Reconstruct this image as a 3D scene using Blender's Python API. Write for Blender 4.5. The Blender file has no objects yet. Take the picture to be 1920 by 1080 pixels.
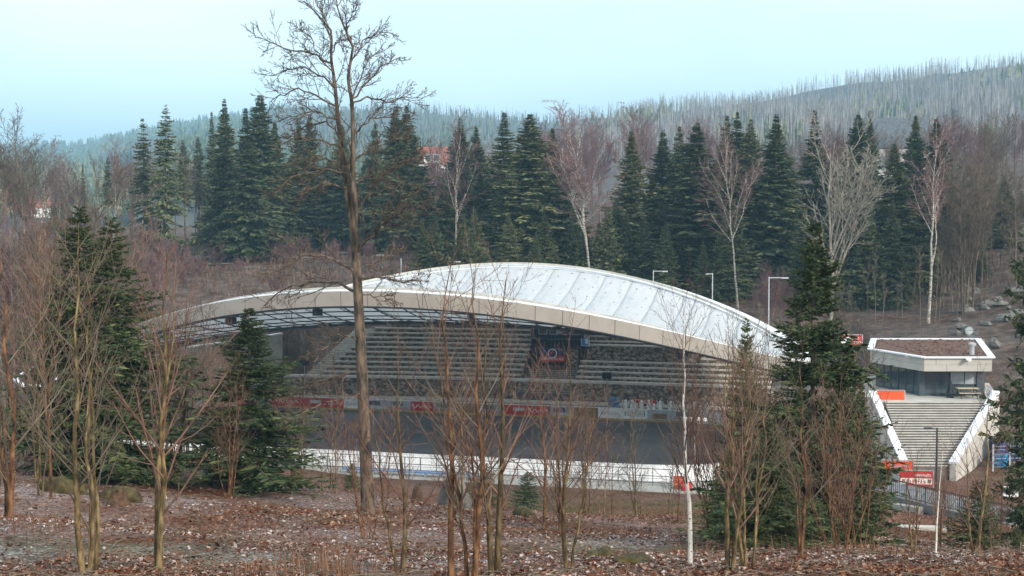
import bpy, math, random
import numpy as np
R = math.radians
rnd = random.Random(7)
rng = np.random.default_rng(11)
sc = bpy.context.scene
col = sc.collection

# ------------------------------------------------------------------ camera
F = 2500.0                       # focal length in pixels of the 1920 px wide photograph
TH = math.atan(120 / F)          # pitch below the horizontal
CAMZ = 19.0
cd = bpy.data.cameras.new('camera')
cam = bpy.data.objects.new('camera', cd)
col.objects.link(cam)
cam.location = (0, 0, CAMZ)
cam.rotation_euler = (math.pi / 2 - TH, 0, 0)
cd.sensor_width = 36.0
cd.lens = 36.0 * F / 1920
cd.clip_start = 0.3
cd.clip_end = 20000
sc.camera = cam

# ------------------------------------------------------------------ sky, sun, exposure
SUN_EL, SUN_AZ = 26.0, 138.0      # azimuth clockwise from +Y (the viewing direction)
wd = bpy.data.worlds.new('World')
sc.world = wd
wd.use_nodes = True
wn = wd.node_tree
wn.nodes.clear()
wo = wn.nodes.new('ShaderNodeOutputWorld')
bg = wn.nodes.new('ShaderNodeBackground')
sky = wn.nodes.new('ShaderNodeTexSky')
sky.sky_type = 'NISHITA'
sky.sun_disc = False
sky.sun_elevation = R(SUN_EL)
sky.sun_rotation = R(SUN_AZ)
sky.altitude = 600
sky.air_density = 1.0
sky.dust_density = 1.6
sky.ozone_density = 2.5
# thin high veil of cloud, the same all round the dome
tc = wn.nodes.new('ShaderNodeTexCoord')
mp = wn.nodes.new('ShaderNodeMapping')
mp.inputs['Scale'].default_value = (1.2, 1.2, 4.0)
nz = wn.nodes.new('ShaderNodeTexNoise')
nz.inputs['Scale'].default_value = 1.6
nz.inputs['Detail'].default_value = 5
nz.inputs['Roughness'].default_value = 0.55
cr = wn.nodes.new('ShaderNodeMapRange')
cr.inputs['From Min'].default_value = 0.35
cr.inputs['From Max'].default_value = 0.7
cr.inputs['To Min'].default_value = 0.55
cr.inputs['To Max'].default_value = 0.9
mx = wn.nodes.new('ShaderNodeMix')
mx.data_type = 'RGBA'
mx.inputs[7].default_value = (10.8, 12.3, 12.7, 1)
wn.links.new(tc.outputs['Generated'], mp.inputs['Vector'])
wn.links.new(mp.outputs[0], nz.inputs['Vector'])
wn.links.new(nz.outputs['Fac'], cr.inputs['Value'])
wn.links.new(cr.outputs[0], mx.inputs[0])
wn.links.new(sky.outputs[0], mx.inputs[6])
wn.links.new(mx.outputs[2], bg.inputs['Color'])
bg.inputs['Strength'].default_value = 0.105
wn.links.new(bg.outputs[0], wo.inputs['Surface'])

sl = bpy.data.lights.new('sun', 'SUN')
sl.energy = 3.3
sl.angle = R(10)
sl.color = (1.0, 0.9, 0.78)
so = bpy.data.objects.new('sun', sl)
col.objects.link(so)
so.location = (60, -40, 80)
so.rotation_euler = (R(90 - SUN_EL), 0, R(180 - SUN_AZ))
sc.view_settings.view_transform = 'Standard'
sc.view_settings.look = 'None'
sc.view_settings.gamma = 1.0
sc.view_settings.use_curve_mapping = False
sc.view_settings.exposure = 0.5
sc.cycles.max_bounces = 5
sc.cycles.diffuse_bounces = 2
sc.cycles.glossy_bounces = 2
sc.cycles.transmission_bounces = 3
sc.cycles.transparent_max_bounces = 6
sc.cycles.volume_bounces = 0
sc.cycles.use_denoising = True


# ------------------------------------------------------------------ helpers
def W(px, py, D):
    """point of the place seen at photograph pixel (px, py), D metres ahead"""
    a, v = (px - 960) / F, (540 - py) / F
    dy = math.cos(TH) + v * math.sin(TH)
    dz = -math.sin(TH) + v * math.cos(TH)
    return np.array([a / dy * D, D, CAMZ + dz / dy * D])


def tag(o, label=None, cat=None, group=None, kind=None):
    if label: o['label'] = label
    if cat: o['category'] = cat
    if group: o['group'] = group
    if kind: o['kind'] = kind
    return o


def empty(name, loc, rz=0.0, s=1.0):
    o = bpy.data.objects.new(name, None)
    o.empty_display_size = 0.2
    col.objects.link(o)
    o.location = tuple(float(c) for c in loc)
    o.rotation_euler = (0, 0, rz)
    o.scale = (s, s, s)
    return o


def meshobj(name, me, parent=None):
    o = bpy.data.objects.new(name, me)
    col.objects.link(o)
    if parent is not None: o.parent = parent
    return o


def mk(name, V, Fc, mat, smooth=False):
    me = bpy.data.meshes.new(name)
    if isinstance(V, np.ndarray): V = V.tolist()
    if isinstance(Fc, np.ndarray): Fc = Fc.tolist()
    me.from_pydata(V, [], Fc)
    me.materials.append(mat)
    if smooth: me.polygons.foreach_set('use_smooth', [True] * len(me.polygons))
    me.update()
    return me


def fastmesh(name, V, Q, mat, smooth=False):
    """V (n,3) array, Q (m,k) array of equal sized faces"""
    me = bpy.data.meshes.new(name)
    n, (m, k) = len(V), Q.shape
    me.vertices.add(n)
    me.vertices.foreach_set('co', np.ascontiguousarray(V, dtype=np.float32).ravel())
    me.loops.add(m * k)
    me.loops.foreach_set('vertex_index', np.ascontiguousarray(Q, dtype=np.int32).ravel())
    me.polygons.add(m)
    me.polygons.foreach_set('loop_start', np.arange(0, m * k, k, dtype=np.int32))
    me.polygons.foreach_set('loop_total', np.full(m, k, dtype=np.int32))
    if smooth: me.polygons.foreach_set('use_smooth', np.ones(m, dtype=bool))
    me.materials.append(mat)
    me.update(calc_edges=True)
    return me


class MB:
    """collects boxes, prisms, tubes into one mesh"""
    def __init__(s): s.V = []; s.F = []

    def box(s, c, size, rz=0.0):
        hx, hy, hz = size[0] / 2, size[1] / 2, size[2] / 2
        ca, sa = math.cos(rz), math.sin(rz)
        b = len(s.V)
        for dz in (-hz, hz):
            for dx, dy in ((-hx, -hy), (hx, -hy), (hx, hy), (-hx, hy)):
                s.V.append((c[0] + dx * ca - dy * sa, c[1] + dx * sa + dy * ca, c[2] + dz))
        s.F += [(b + 3, b + 2, b + 1, b), (b + 4, b + 5, b + 6, b + 7)]
        for i in range(4):
            j = (i + 1) % 4
            s.F.append((b + i, b + j, b + 4 + j, b + 4 + i))
        return s

    def prism(s, poly, z0, z1):
        """poly: list of (x,y) counter clockwise; z0,z1 numbers or lists"""
        n = len(poly); b = len(s.V)
        z0 = z0 if hasattr(z0, '__len__') else [z0] * n
        z1 = z1 if hasattr(z1, '__len__') else [z1] * n
        for (x, y), z in zip(poly, z0): s.V.append((x, y, z))
        for (x, y), z in zip(poly, z1): s.V.append((x, y, z))
        s.F.append(tuple(b + i for i in range(n - 1, -1, -1)))
        s.F.append(tuple(b + n + i for i in range(n)))
        for i in range(n):
            j = (i + 1) % n
            s.F.append((b + i, b + j, b + n + j, b + n + i))
        return s

    def quadbox(s, a, b_, th, z0, z1):
        """upright slab between plan points a and b_ with thickness th; z0/z1 = (za, zb)"""
        a = np.array(a[:2], float); b_ = np.array(b_[:2], float)
        d = b_ - a; d /= max(np.linalg.norm(d), 1e-9); n = np.array([-d[1], d[0]]) * th / 2
        poly = [a - n, b_ - n, b_ + n, a + n]
        za0, zb0 = z0 if hasattr(z0, '__len__') else (z0, z0)
        za1, zb1 = z1 if hasattr(z1, '__len__') else (z1, z1)
        return s.prism([tuple(p) for p in poly], [za0, zb0, zb0, za0], [za1, zb1, zb1, za1])

    def tube(s, pts, rad, sides=6):
        P = np.array(pts, float)[None]
        r = np.full((1, len(pts)), rad, float) if not hasattr(rad, '__len__') else np.array(rad, float)[None]
        V, Q = tubes(P, r, sides)
        b = len(s.V)
        s.V += [tuple(v) for v in V]
        s.F += [tuple(int(i) + b for i in q) for q in Q]
        k = len(pts)
        s.F.append(tuple(b + i for i in range(sides - 1, -1, -1)))
        s.F.append(tuple(b + (k - 1) * sides + i for i in range(sides)))
        return s

    def lathe(s, c, prof, n=12):
        b = len(s.V)
        for r, z in prof:
            for i in range(n):
                a = 2 * math.pi * i / n
                s.V.append((c[0] + r * math.cos(a), c[1] + r * math.sin(a), c[2] + z))
        for j in range(len(prof) - 1):
            for i in range(n):
                i2 = (i + 1) % n
                s.F.append((b + j * n + i, b + j * n + i2, b + (j + 1) * n + i2, b + (j + 1) * n + i))
        s.F.append(tuple(b + i for i in range(n - 1, -1, -1)))
        s.F.append(tuple(b + (len(prof) - 1) * n + i for i in range(n)))
        return s

    def build(s, name, mat, parent=None, smooth=False):
        return meshobj(name, mk(name, s.V, s.F, mat, smooth), parent)


def tubes(P, Rr, sides=3):
    """batch of n polylines with k points: P (n,k,3), Rr (n,k) -> verts, quads"""
    n, k, _ = P.shape
    T = np.empty_like(P)
    T[:, 1:-1] = P[:, 2:] - P[:, :-2]
    T[:, 0] = P[:, 1] - P[:, 0]
    T[:, -1] = P[:, -1] - P[:, -2]
    T /= np.linalg.norm(T, axis=2, keepdims=True) + 1e-9
    ref = np.where(np.abs(T[:, :1, 2:3]) > 0.8, np.array([1.0, 0, 0]), np.array([0, 0, 1.0]))
    A = np.cross(T, np.broadcast_to(ref, T.shape))
    A /= np.linalg.norm(A, axis=2, keepdims=True) + 1e-9
    B = np.cross(T, A)
    an = np.arange(sides) * 2 * math.pi / sides
    V = (P[:, :, None] + Rr[:, :, None, None] * (A[:, :, None] * np.cos(an)[None, None, :, None] + B[:, :, None] * np.sin(an)[None, None, :, None]))
    idx = np.arange(n * k * sides).reshape(n, k, sides)
    a = idx[:, :-1]; b = idx[:, 1:]
    Q = np.stack([a, np.roll(a, -1, 2), np.roll(b, -1, 2), b], -1).reshape(-1, 4)
    return V.reshape(-1, 3), Q


def joinq(parts):
    V = []; Q = []; o = 0
    for v, q in parts:
        V.append(v); Q.append(q + o); o += len(v)
    return np.concatenate(V), np.concatenate(Q)


def copy_tree(root):
    c = root.copy(); col.objects.link(c)
    for ch in root.children:
        k = ch.copy(); col.objects.link(k); k.parent = c
        for g in ch.children:
            gg = g.copy(); col.objects.link(gg); gg.parent = k
    return c


# ------------------------------------------------------------------ materials
MATS = {}


def mat(name, c1, c2=None, scale=4.0, rough=0.85, detail=5, coords='Object', c3=None, bump=0.0, objvar=0.0, metal=0.0, spec=0.3, stretch=None, lo=0.35, hi=0.65):
    if name in MATS: return MATS[name]
    m = bpy.data.materials.new(name); m.use_nodes = True
    nt = m.node_tree; b = nt.nodes['Principled BSDF']
    b.inputs['Roughness'].default_value = rough
    b.inputs['Metallic'].default_value = metal
    b.inputs['Specular IOR Level'].default_value = spec
    c2 = c2 or tuple(min(1, x * 1.25) for x in c1)
    t = nt.nodes.new('ShaderNodeTexCoord')
    src = t.outputs[coords]
    if stretch:
        mpn = nt.nodes.new('ShaderNodeMapping'); mpn.inputs['Scale'].default_value = stretch
        nt.links.new(src, mpn.inputs['Vector']); src = mpn.outputs[0]
    n = nt.nodes.new('ShaderNodeTexNoise')
    n.inputs['Scale'].default_value = scale; n.inputs['Detail'].default_value = detail
    n.inputs['Roughness'].default_value = 0.62
    nt.links.new(src, n.inputs['Vector'])
    r = nt.nodes.new('ShaderNodeValToRGB')
    e = r.color_ramp.elements
    e[0].position = lo; e[0].color = (*c1, 1)
    e[1].position = hi; e[1].color = (*c2, 1)
    if c3:
        x = e.new((lo + hi) / 2); x.color = (*c3, 1)
    nt.links.new(n.outputs['Fac'], r.inputs['Fac'])
    out = r.outputs['Color']
    if objvar:
        oi = nt.nodes.new('ShaderNodeObjectInfo')
        hs = nt.nodes.new('ShaderNodeHueSaturation')
        mr = nt.nodes.new('ShaderNodeMapRange')
        mr.inputs['To Min'].default_value = 1 - objvar; mr.inputs['To Max'].default_value = 1 + objvar
        nt.links.new(oi.outputs['Random'], mr.inputs['Value'])
        nt.links.new(mr.outputs[0], hs.inputs['Value'])
        nt.links.new(out, hs.inputs['Color']); out = hs.outputs['Color']
    nt.links.new(out, b.inputs['Base Color'])
    if bump:
        bp = nt.nodes.new('ShaderNodeBump'); bp.inputs['Strength'].default_value = bump; bp.inputs['Distance'].default_value = 0.05
        nt.links.new(n.outputs['Fac'], bp.inputs['Height']); nt.links.new(bp.outputs[0], b.inputs['Normal'])
    MATS[name] = m
    return m


def needle_mat(name, ca, cb, cc):
    """conifer needles: every spray its own tone, every tree its own shade"""
    m = bpy.data.materials.new(name); m.use_nodes = True
    nt = m.node_tree; b = nt.nodes['Principled BSDF']
    b.inputs['Roughness'].default_value = 0.7; b.inputs['Specular IOR Level'].default_value = 0.25
    g = nt.nodes.new('ShaderNodeNewGeometry')
    r = nt.nodes.new('ShaderNodeValToRGB'); e = r.color_ramp.elements
    e[0].color = (*ca, 1); e[1].color = (*cc, 1); x = e.new(0.55); x.color = (*cb, 1)
    nt.links.new(g.outputs['Random Per Island'], r.inputs['Fac'])
    oi = nt.nodes.new('ShaderNodeObjectInfo'); hs = nt.nodes.new('ShaderNodeHueSaturation')
    mr = nt.nodes.new('ShaderNodeMapRange'); mr.inputs['To Min'].default_value = 0.7; mr.inputs['To Max'].default_value = 1.3
    mh = nt.nodes.new('ShaderNodeMapRange'); mh.inputs['To Min'].default_value = 0.51; mh.inputs['To Max'].default_value = 0.465
    nt.links.new(oi.outputs['Random'], mr.inputs['Value']); nt.links.new(mr.outputs[0], hs.inputs['Value'])
    nt.links.new(oi.outputs['Random'], mh.inputs['Value']); nt.links.new(mh.outputs[0], hs.inputs['Hue'])
    nt.links.new(r.outputs['Color'], hs.inputs['Color']); nt.links.new(hs.outputs['Color'], b.inputs['Base Color'])
    MATS[name] = m
    return m


M_needle = needle_mat('needles', (0.034, 0.058, 0.028), (0.085, 0.115, 0.050), (0.20, 0.205, 0.085))
M_needle_near = needle_mat('needles_fresh', (0.022, 0.044, 0.022), (0.055, 0.088, 0.034), (0.16, 0.18, 0.06))
M_bark = mat('bark', (0.075, 0.055, 0.04), (0.21, 0.165, 0.125), scale=9, stretch=(1, 1, .25), bump=.5)
M_bark_old = mat('bark_old', (0.03, 0.023, 0.018), (0.16, 0.115, 0.08), scale=7, stretch=(1, 1, .3), bump=.8, lo=.38, hi=.6)
M_sapling = mat('sapling_bark', (0.035, 0.016, 0.008), (0.19, 0.095, 0.042), scale=8.0, stretch=(1, 1, .35), objvar=.4, c3=(0.10, 0.045, 0.019), lo=.38, hi=.62)
M_sapling2 = mat('sapling_bark_olive', (0.045, 0.032, 0.014), (0.23, 0.165, 0.075), scale=8.0, stretch=(1, 1, .35), objvar=.4, c3=(0.12, 0.08, 0.034), lo=.38, hi=.62)
M_twig = mat('twig', (0.075, 0.036, 0.026), (0.23, 0.13, 0.095), scale=2.0, objvar=.25)
M_twig_grey = mat('twig_grey', (0.07, 0.052, 0.037), (0.20, 0.15, 0.105), scale=1.0, objvar=.3)
M_twig_birch = mat('twig_birch', (0.115, 0.06, 0.06), (0.23, 0.135, 0.125), scale=.6, objvar=.25)
M_birch = mat('birch_bark', (0.07, 0.058, 0.05), (0.50, 0.455, 0.39), scale=4, stretch=(1, 1, 2.6), lo=.40, hi=.56, c3=(0.30, 0.26, 0.22))
M_dead = mat('dead_wood', (0.075, 0.072, 0.072), (0.33, 0.31, 0.30), scale=.08, objvar=.4)
M_concrete = mat('concrete', (0.30, 0.29, 0.265), (0.44, 0.42, 0.39), scale=1.2, bump=.1)
M_concrete_l = mat('concrete_light', (0.40, 0.37, 0.325), (0.55, 0.52, 0.47), scale=.9, bump=.1)
M_whitecap = mat('white_coping', (0.66, 0.67, 0.70), (0.80, 0.81, 0.83), scale=.8, rough=.5)
M_asphalt = mat('rink_asphalt', (0.035, 0.04, 0.05), (0.062, 0.066, 0.078), scale=.35, rough=.55, c3=(0.05, 0.053, 0.064), spec=.5)
M_board_white = mat('board_white', (0.72, 0.73, 0.74), (0.83, 0.84, 0.85), scale=1.5, rough=.4)
M_yellow = mat('kick_strip', (0.34, 0.23, 0.075), (0.46, 0.32, 0.11), scale=2)
M_rail = mat('dark_steel', (0.028, 0.032, 0.042), (0.05, 0.055, 0.065), rough=.5, metal=.3)
M_galv = mat('galvanised', (0.36, 0.38, 0.40), (0.52, 0.54, 0.56), rough=.45, metal=.4)
M_polewhite = mat('pole_white', (0.42, 0.44, 0.46), (0.56, 0.58, 0.6), rough=.4)
M_dark = mat('dark_box', (0.012, 0.014, 0.02), (0.024, 0.027, 0.035), rough=.6)
M_red = mat('banner_red', (0.42, 0.018, 0.02), (0.54, 0.03, 0.03), scale=1.5, rough=.5)
M_orange = mat('banner_orange', (0.62, 0.075, 0.022), (0.74, 0.11, 0.035), scale=1.5, rough=.5)
M_white = mat('print_white', (0.74, 0.74, 0.73), (0.82, 0.82, 0.81), rough=.5)
M_pgrey = mat('print_grey', (0.30, 0.33, 0.36), (0.42, 0.45, 0.48), scale=3, rough=.5)
M_teal = mat('print_teal', (0.03, 0.12, 0.14), (0.05, 0.17, 0.19), rough=.5)
M_green = mat('print_green', (0.03, 0.14, 0.075), (0.05, 0.19, 0.10), rough=.5)
M_navy = mat('print_navy', (0.025, 0.035, 0.11), (0.04, 0.055, 0.15), rough=.5)
M_pbrown = mat('print_brown', (0.12, 0.075, 0.04), (0.30, 0.19, 0.07), scale=5, rough=.5)
M_blue = mat('blue_plastic', (0.02, 0.16, 0.34), (0.03, 0.24, 0.46), rough=.35, scale=3)
M_bluestrip = mat('blue_strip', (0.05, 0.20, 0.52), (0.08, 0.27, 0.62), rough=.4)
M_stone = mat('dry_stone', (0.055, 0.045, 0.036), (0.44, 0.38, 0.31), scale=2.6, detail=3, c3=(0.20, 0.165, 0.13), bump=.8, lo=.38, hi=.66, stretch=(1, 1, 1.6))
M_coping = mat('stone_coping', (0.48, 0.44, 0.39), (0.66, 0.61, 0.55), scale=1.5, bump=.2)
M_rock = mat('rock', (0.04, 0.037, 0.033), (0.20, 0.185, 0.165), scale=1.4, bump=.7, c3=(0.15, 0.14, 0.125))
M_moss = mat('moss', (0.03, 0.022, 0.01), (0.11, 0.085, 0.026), scale=6, bump=.9)
M_fascia = mat('fascia_metal', (0.43, 0.39, 0.34), (0.50, 0.46, 0.41), scale=.5, rough=.33, metal=.35, spec=.5)
M_cable = mat('cable', (0.03, 0.032, 0.036), (0.05, 0.052, 0.056), rough=.5)
M_wood_dark = mat('cabin_boards', (0.016, 0.024, 0.045), (0.034, 0.046, 0.075), scale=2, stretch=(1, 1, 8), rough=.7)
M_frame = mat('frame_slate', (0.05, 0.065, 0.08), (0.075, 0.09, 0.105), rough=.5)
M_roofsoil = mat('roof_sedum', (0.055, 0.03, 0.022), (0.21, 0.125, 0.085), scale=3.5, detail=8, bump=.8, c3=(0.11, 0.055, 0.04))
M_wallboard = mat('cladding', (0.40, 0.375, 0.335), (0.47, 0.445, 0.40), scale=.6, rough=.5)
M_tile = mat('roof_tile_red', (0.20, 0.07, 0.05), (0.33, 0.13, 0.09), scale=2)
M_slate = mat('roof_slate', (0.07, 0.085, 0.10), (0.12, 0.135, 0.15), scale=2)
M_plaster = mat('plaster', (0.58, 0.56, 0.54), (0.70, 0.68, 0.66), scale=1)
M_plaster_t = mat('plaster_tan', (0.36, 0.28, 0.20), (0.46, 0.36, 0.27), scale=1)
M_road = mat('road_asphalt', (0.13, 0.135, 0.14), (0.23, 0.235, 0.24), scale=.8, c3=(0.17, 0.175, 0.18))
M_table = mat('table_wood', (0.42, 0.36, 0.24), (0.55, 0.48, 0.33), scale=4)
M_snow = mat('old_snow', (0.30, 0.30, 0.31), (0.62, 0.64, 0.66), scale=1.2, rough=.8, bump=.3)
M_riser = mat('step_riser', (0.11, 0.10, 0.09), (0.17, 0.155, 0.14), scale=2)
M_stumpcut = mat('stump_wood', (0.035, 0.02, 0.012), (0.12, 0.065, 0.035), scale=8)


def glass_mat():
    m = bpy.data.materials.new('window_glass'); m.use_nodes = True
    b = m.node_tree.nodes['Principled BSDF']
    b.inputs['Base Color'].default_value = (0.045, 0.065, 0.08, 1)
    b.inputs['Roughness'].default_value = 0.04
    b.inputs['Specular IOR Level'].default_value = 0.9
    return m


M_glass = glass_mat()


def membrane_mat():
    m = bpy.data.materials.new('membrane'); m.use_nodes = True
    nt = m.node_tree; nt.nodes.clear()
    o = nt.nodes.new('ShaderNodeOutputMaterial')
    b = nt.nodes.new('ShaderNodeBsdfPrincipled'); b.inputs['Roughness'].default_value = .45
    t = nt.nodes.new('ShaderNodeBsdfTranslucent'); t.inputs['Color'].default_value = (.6, .64, .66, 1)
    mxs = nt.nodes.new('ShaderNodeMixShader'); mxs.inputs[0].default_value = .34
    tcn = nt.nodes.new('ShaderNodeTexCoord'); mpn = nt.nodes.new('ShaderNodeMapping')
    mpn.inputs['Scale'].default_value = (1.2, .16, 1)
    n = nt.nodes.new('ShaderNodeTexNoise'); n.inputs['Scale'].default_value = 1.4; n.inputs['Detail'].default_value = 7
    n.inputs['Roughness'].default_value = .7
    r = nt.nodes.new('ShaderNodeValToRGB'); e = r.color_ramp.elements
    e[0].position = .3; e[0].color = (.62, .65, .71, 1); e[1].position = .5; e[1].color = (.80, .81, .83, 1)
    nt.links.new(tcn.outputs['Object'], mpn.inputs[0]); nt.links.new(mpn.outputs[0], n.inputs['Vector'])
    nt.links.new(n.outputs['Fac'], r.inputs[0]); nt.links.new(r.outputs[0], b.inputs['Base Color'])
    nt.links.new(b.outputs[0], mxs.inputs[1]); nt.links.new(t.outputs[0], mxs.inputs[2]); nt.links.new(mxs.outputs[0], o.inputs['Surface'])
    return m


M_membrane = membrane_mat()


def ground_mat(name, leaf=False):
    """leaf litter, moss, dead grass; thin frost lies in patches on the open slope"""
    m = bpy.data.materials.new(name); m.use_nodes = True
    nt = m.node_tree; b = nt.nodes['Principled BSDF']; b.inputs['Roughness'].default_value = .9
    b.inputs['Specular IOR Level'].default_value = .15
    g = nt.nodes.new('ShaderNodeNewGeometry')

    def noise(scale, det, ro=.6, st=None):
        n = nt.nodes.new('ShaderNodeTexNoise'); n.inputs['Scale'].default_value = scale
        n.inputs['Detail'].default_value = det; n.inputs['Roughness'].default_value = ro
        s = g.outputs['Position']
        if st:
            q = nt.nodes.new('ShaderNodeMapping'); q.inputs['Scale'].default_value = st
            nt.links.new(s, q.inputs[0]); s = q.outputs[0]
        nt.links.new(s, n.inputs['Vector'])
        return n.outputs['Fac']

    def ramp(fac, stops):
        r = nt.nodes.new('ShaderNodeValToRGB'); e = r.color_ramp.elements
        e[0].position = stops[0][0]; e[0].color = (*stops[0][1], 1)
        e[1].position = stops[-1][0]; e[1].color = (*stops[-1][1], 1)
        for p, c in stops[1:-1]:
            x = e.new(p); x.color = (*c, 1)
        nt.links.new(fac, r.inputs[0]); return r.outputs[0]

    def mix(f, a, c):
        x = nt.nodes.new('ShaderNodeMix'); x.data_type = 'RGBA'
        nt.links.new(f, x.inputs[0]); nt.links.new(a, x.inputs[6]); nt.links.new(c, x.inputs[7])
        return x.outputs[2]

    def math_(op, a, c):
        x = nt.nodes.new('ShaderNodeMath'); x.operation = op; x.use_clamp = True
        for i, v in enumerate((a, c)):
            if isinstance(v, (int, float)): x.inputs[i].default_value = v
            else: nt.links.new(v, x.inputs[i])
        return x.outputs[0]
    litter_stops = [(.32, (.018, .008, .005)), (.44, (.085, .028, .014)), (.53, (.17, .064, .031)), (.62, (.26, .135, .08)), (.72, (.08, .032, .018))]
    if leaf:
        base = ramp(g.outputs['Random Per Island'], [(0, (.035, .012, .007)), (.35, (.11, .034, .016)), (.65, (.19, .075, .035)), (1, (.31, .19, .12))])
        fine = g.outputs['Random Per Island']
    else:
        base = ramp(noise(5.5, 8, .75), litter_stops)
        green = ramp(noise(.9, 4), [(.3, (.045, .05, .018)), (.7, (.13, .12, .045))])
        gm = ramp(noise(.16, 4, .6), [(.56, (0, 0, 0)), (.68, (.75, .75, .75))])
        base = mix(gm, base, green)
        fine = noise(14, 5, .8)
    if not leaf:
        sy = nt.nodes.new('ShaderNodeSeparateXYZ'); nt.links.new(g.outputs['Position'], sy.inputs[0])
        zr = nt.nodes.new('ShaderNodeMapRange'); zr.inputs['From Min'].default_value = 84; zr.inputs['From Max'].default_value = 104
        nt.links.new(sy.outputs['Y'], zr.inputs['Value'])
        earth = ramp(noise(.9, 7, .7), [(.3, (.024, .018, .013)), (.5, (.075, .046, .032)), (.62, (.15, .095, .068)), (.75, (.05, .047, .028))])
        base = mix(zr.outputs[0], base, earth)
    # frost: big patches times fine speckle, only on the camera's slope
    big = ramp(noise(.2, 5, .65), [(.40, (0, 0, 0)), (.58, (1, 1, 1))])
    spx = nt.nodes.new('ShaderNodeSeparateXYZ'); nt.links.new(g.outputs['Position'], spx.inputs[0])
    rng_ = nt.nodes.new('ShaderNodeMapRange'); rng_.inputs['From Min'].default_value = 34; rng_.inputs['From Max'].default_value = 62
    rng_.inputs['To Min'].default_value = 1; rng_.inputs['To Max'].default_value = .25
    nt.links.new(spx.outputs['Y'], rng_.inputs['Value'])
    if leaf:
        sp = ramp(fine, [(.6, (0, 0, 0)), (.95, (.55, .55, .55))])
    else:
        sp = ramp(fine, [(.46, (0, 0, 0)), (.66, (.85, .85, .85))])
    fr = math_('MULTIPLY', math_('MULTIPLY', big, sp), rng_.outputs[0])
    frost = nt.nodes.new('ShaderNodeRGB'); frost.outputs[0].default_value = (.72, .70, .72, 1)
    c = mix(fr, base, frost.outputs[0])
    nt.links.new(c, b.inputs['Base Color'])
    if not leaf:
        bp = nt.nodes.new('ShaderNodeBump'); bp.inputs['Strength'].default_value = .9; bp.inputs['Distance'].default_value = .12
        nt.links.new(noise(4.5, 8, .75), bp.inputs['Height']); nt.links.new(bp.outputs[0], b.inputs['Normal'])
    return m


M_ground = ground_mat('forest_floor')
M_leaf = ground_mat('dead_leaves', leaf=True)
M_grass = mat('dead_grass', (0.10, 0.04, 0.022), (0.27, 0.16, 0.095), scale=.7, c3=(0.17, 0.08, 0.045))
M_scrub = mat('dry_scrub', (0.06, 0.036, 0.026), (0.26, 0.17, 0.125), scale=.35, c3=(0.15, 0.075, 0.05), detail=7)
M_hill_r = mat('hill_bare', (0.045, 0.048, 0.05), (0.13, 0.12, 0.115), scale=.02, detail=8, coords='Object')
M_hill_b = mat('hill_wooded', (0.03, 0.05, 0.045), (0.10, 0.095, 0.085), scale=.012, detail=9, coords='Object')

# ------------------------------------------------------------------ terrain
RR = -0.26                                   # heading of the rink's long axis
RC = np.array([-10.8, 118.5])
RD = np.array([math.cos(RR), math.sin(RR)])
RN = np.array([-math.sin(RR), math.cos(RR)])


def L2W(u, v, z=0.0):
    p = RC + RD * u + RN * v
    return (float(p[0]), float(p[1]), z)


CP = []
for px, py, D in [(-300, 1090, 18), (0, 1080, 17.5), (480, 1080, 18), (960, 1080, 18.5), (1440, 1080, 19), (1920, 1080, 21), (2300, 1090, 22),
                  (0, 960, 30), (250, 960, 31), (690, 966, 38), (500, 1010, 27), (1000, 1012, 33), (1300, 1020, 32), (1600, 1035, 33), (1850, 1062, 33),
                  (60, 818, 52), (300, 824, 54), (-250, 812, 52), (480, 878, 56), (640, 925, 58), (760, 945, 62), (950, 965, 66), (1000, 958, 78),
                  (1250, 968, 72), (1250, 946, 89), (1000, 944, 90), (700, 925, 88), (1430, 1000, 55), (1640, 932, 66), (1540, 985, 58),
                  (1700, 1003, 64), (1900, 1030, 58), (1930, 1000, 70), (2150, 1000, 70)]:
    CP.append(W(px, py, D))
CP += [np.array(p, float) for p in [(0, -3, 17.2), (-25, 0, 17), (25, 0, 17), (0, 8, 15.7), (-60, 20, 15.5), (60, 20, 15), (-80, 60, 9), (80, 60, 5),
       (-30, 78, 5), (-36, 95, 3.0), (-60, 90, 4.0), (-75, 110, 6), (20, 80, 1.5), (28, 82, 1.6), (34, 92, 1.7), (42, 94, 2.0), (50, 85, 3.0), (46, 102, 5.0),
       (46, 112, 8.0), (28, 120, 6.0), (34, 124, 8.6), (60, 100, 8), (80, 110, 14),
       (-42, 140, 4.5), (-60, 130, 6.5), (-70, 150, 9)]]
for px, py, D in [(1800, 600, 136), (1920, 590, 132), (1650, 610, 140), (1500, 600, 142), (1750, 520, 160), (1950, 470, 160), (1450, 560, 152), (1300, 540, 158),
                  (1100, 520, 162), (900, 508, 166), (760, 500, 168), (600, 525, 165), (480, 545, 160), (330, 560, 155), (150, 560, 150), (0, 570, 145),
                  (300, 500, 185), (520, 480, 190), (700, 470, 196), (100, 520, 170), (-200, 520, 165), (300, 450, 240), (550, 440, 250), (760, 440, 235), (50, 455, 235), (-300, 455, 240),
                  (1000, 440, 235), (1300, 400, 240), (1600, 380, 230), (1900, 360, 230), (2300, 340, 230),
                  (1000, 380, 340), (1400, 330, 340), (1800, 290, 340), (2200, 270, 340), (500, 425, 340), (100, 430, 340), (-400, 430, 340)]:
    CP.append(W(px, py, D))
CP = np.array(CP)


def _k(r): return r  # biharmonic-like (linear) kernel keeps it tame


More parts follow.
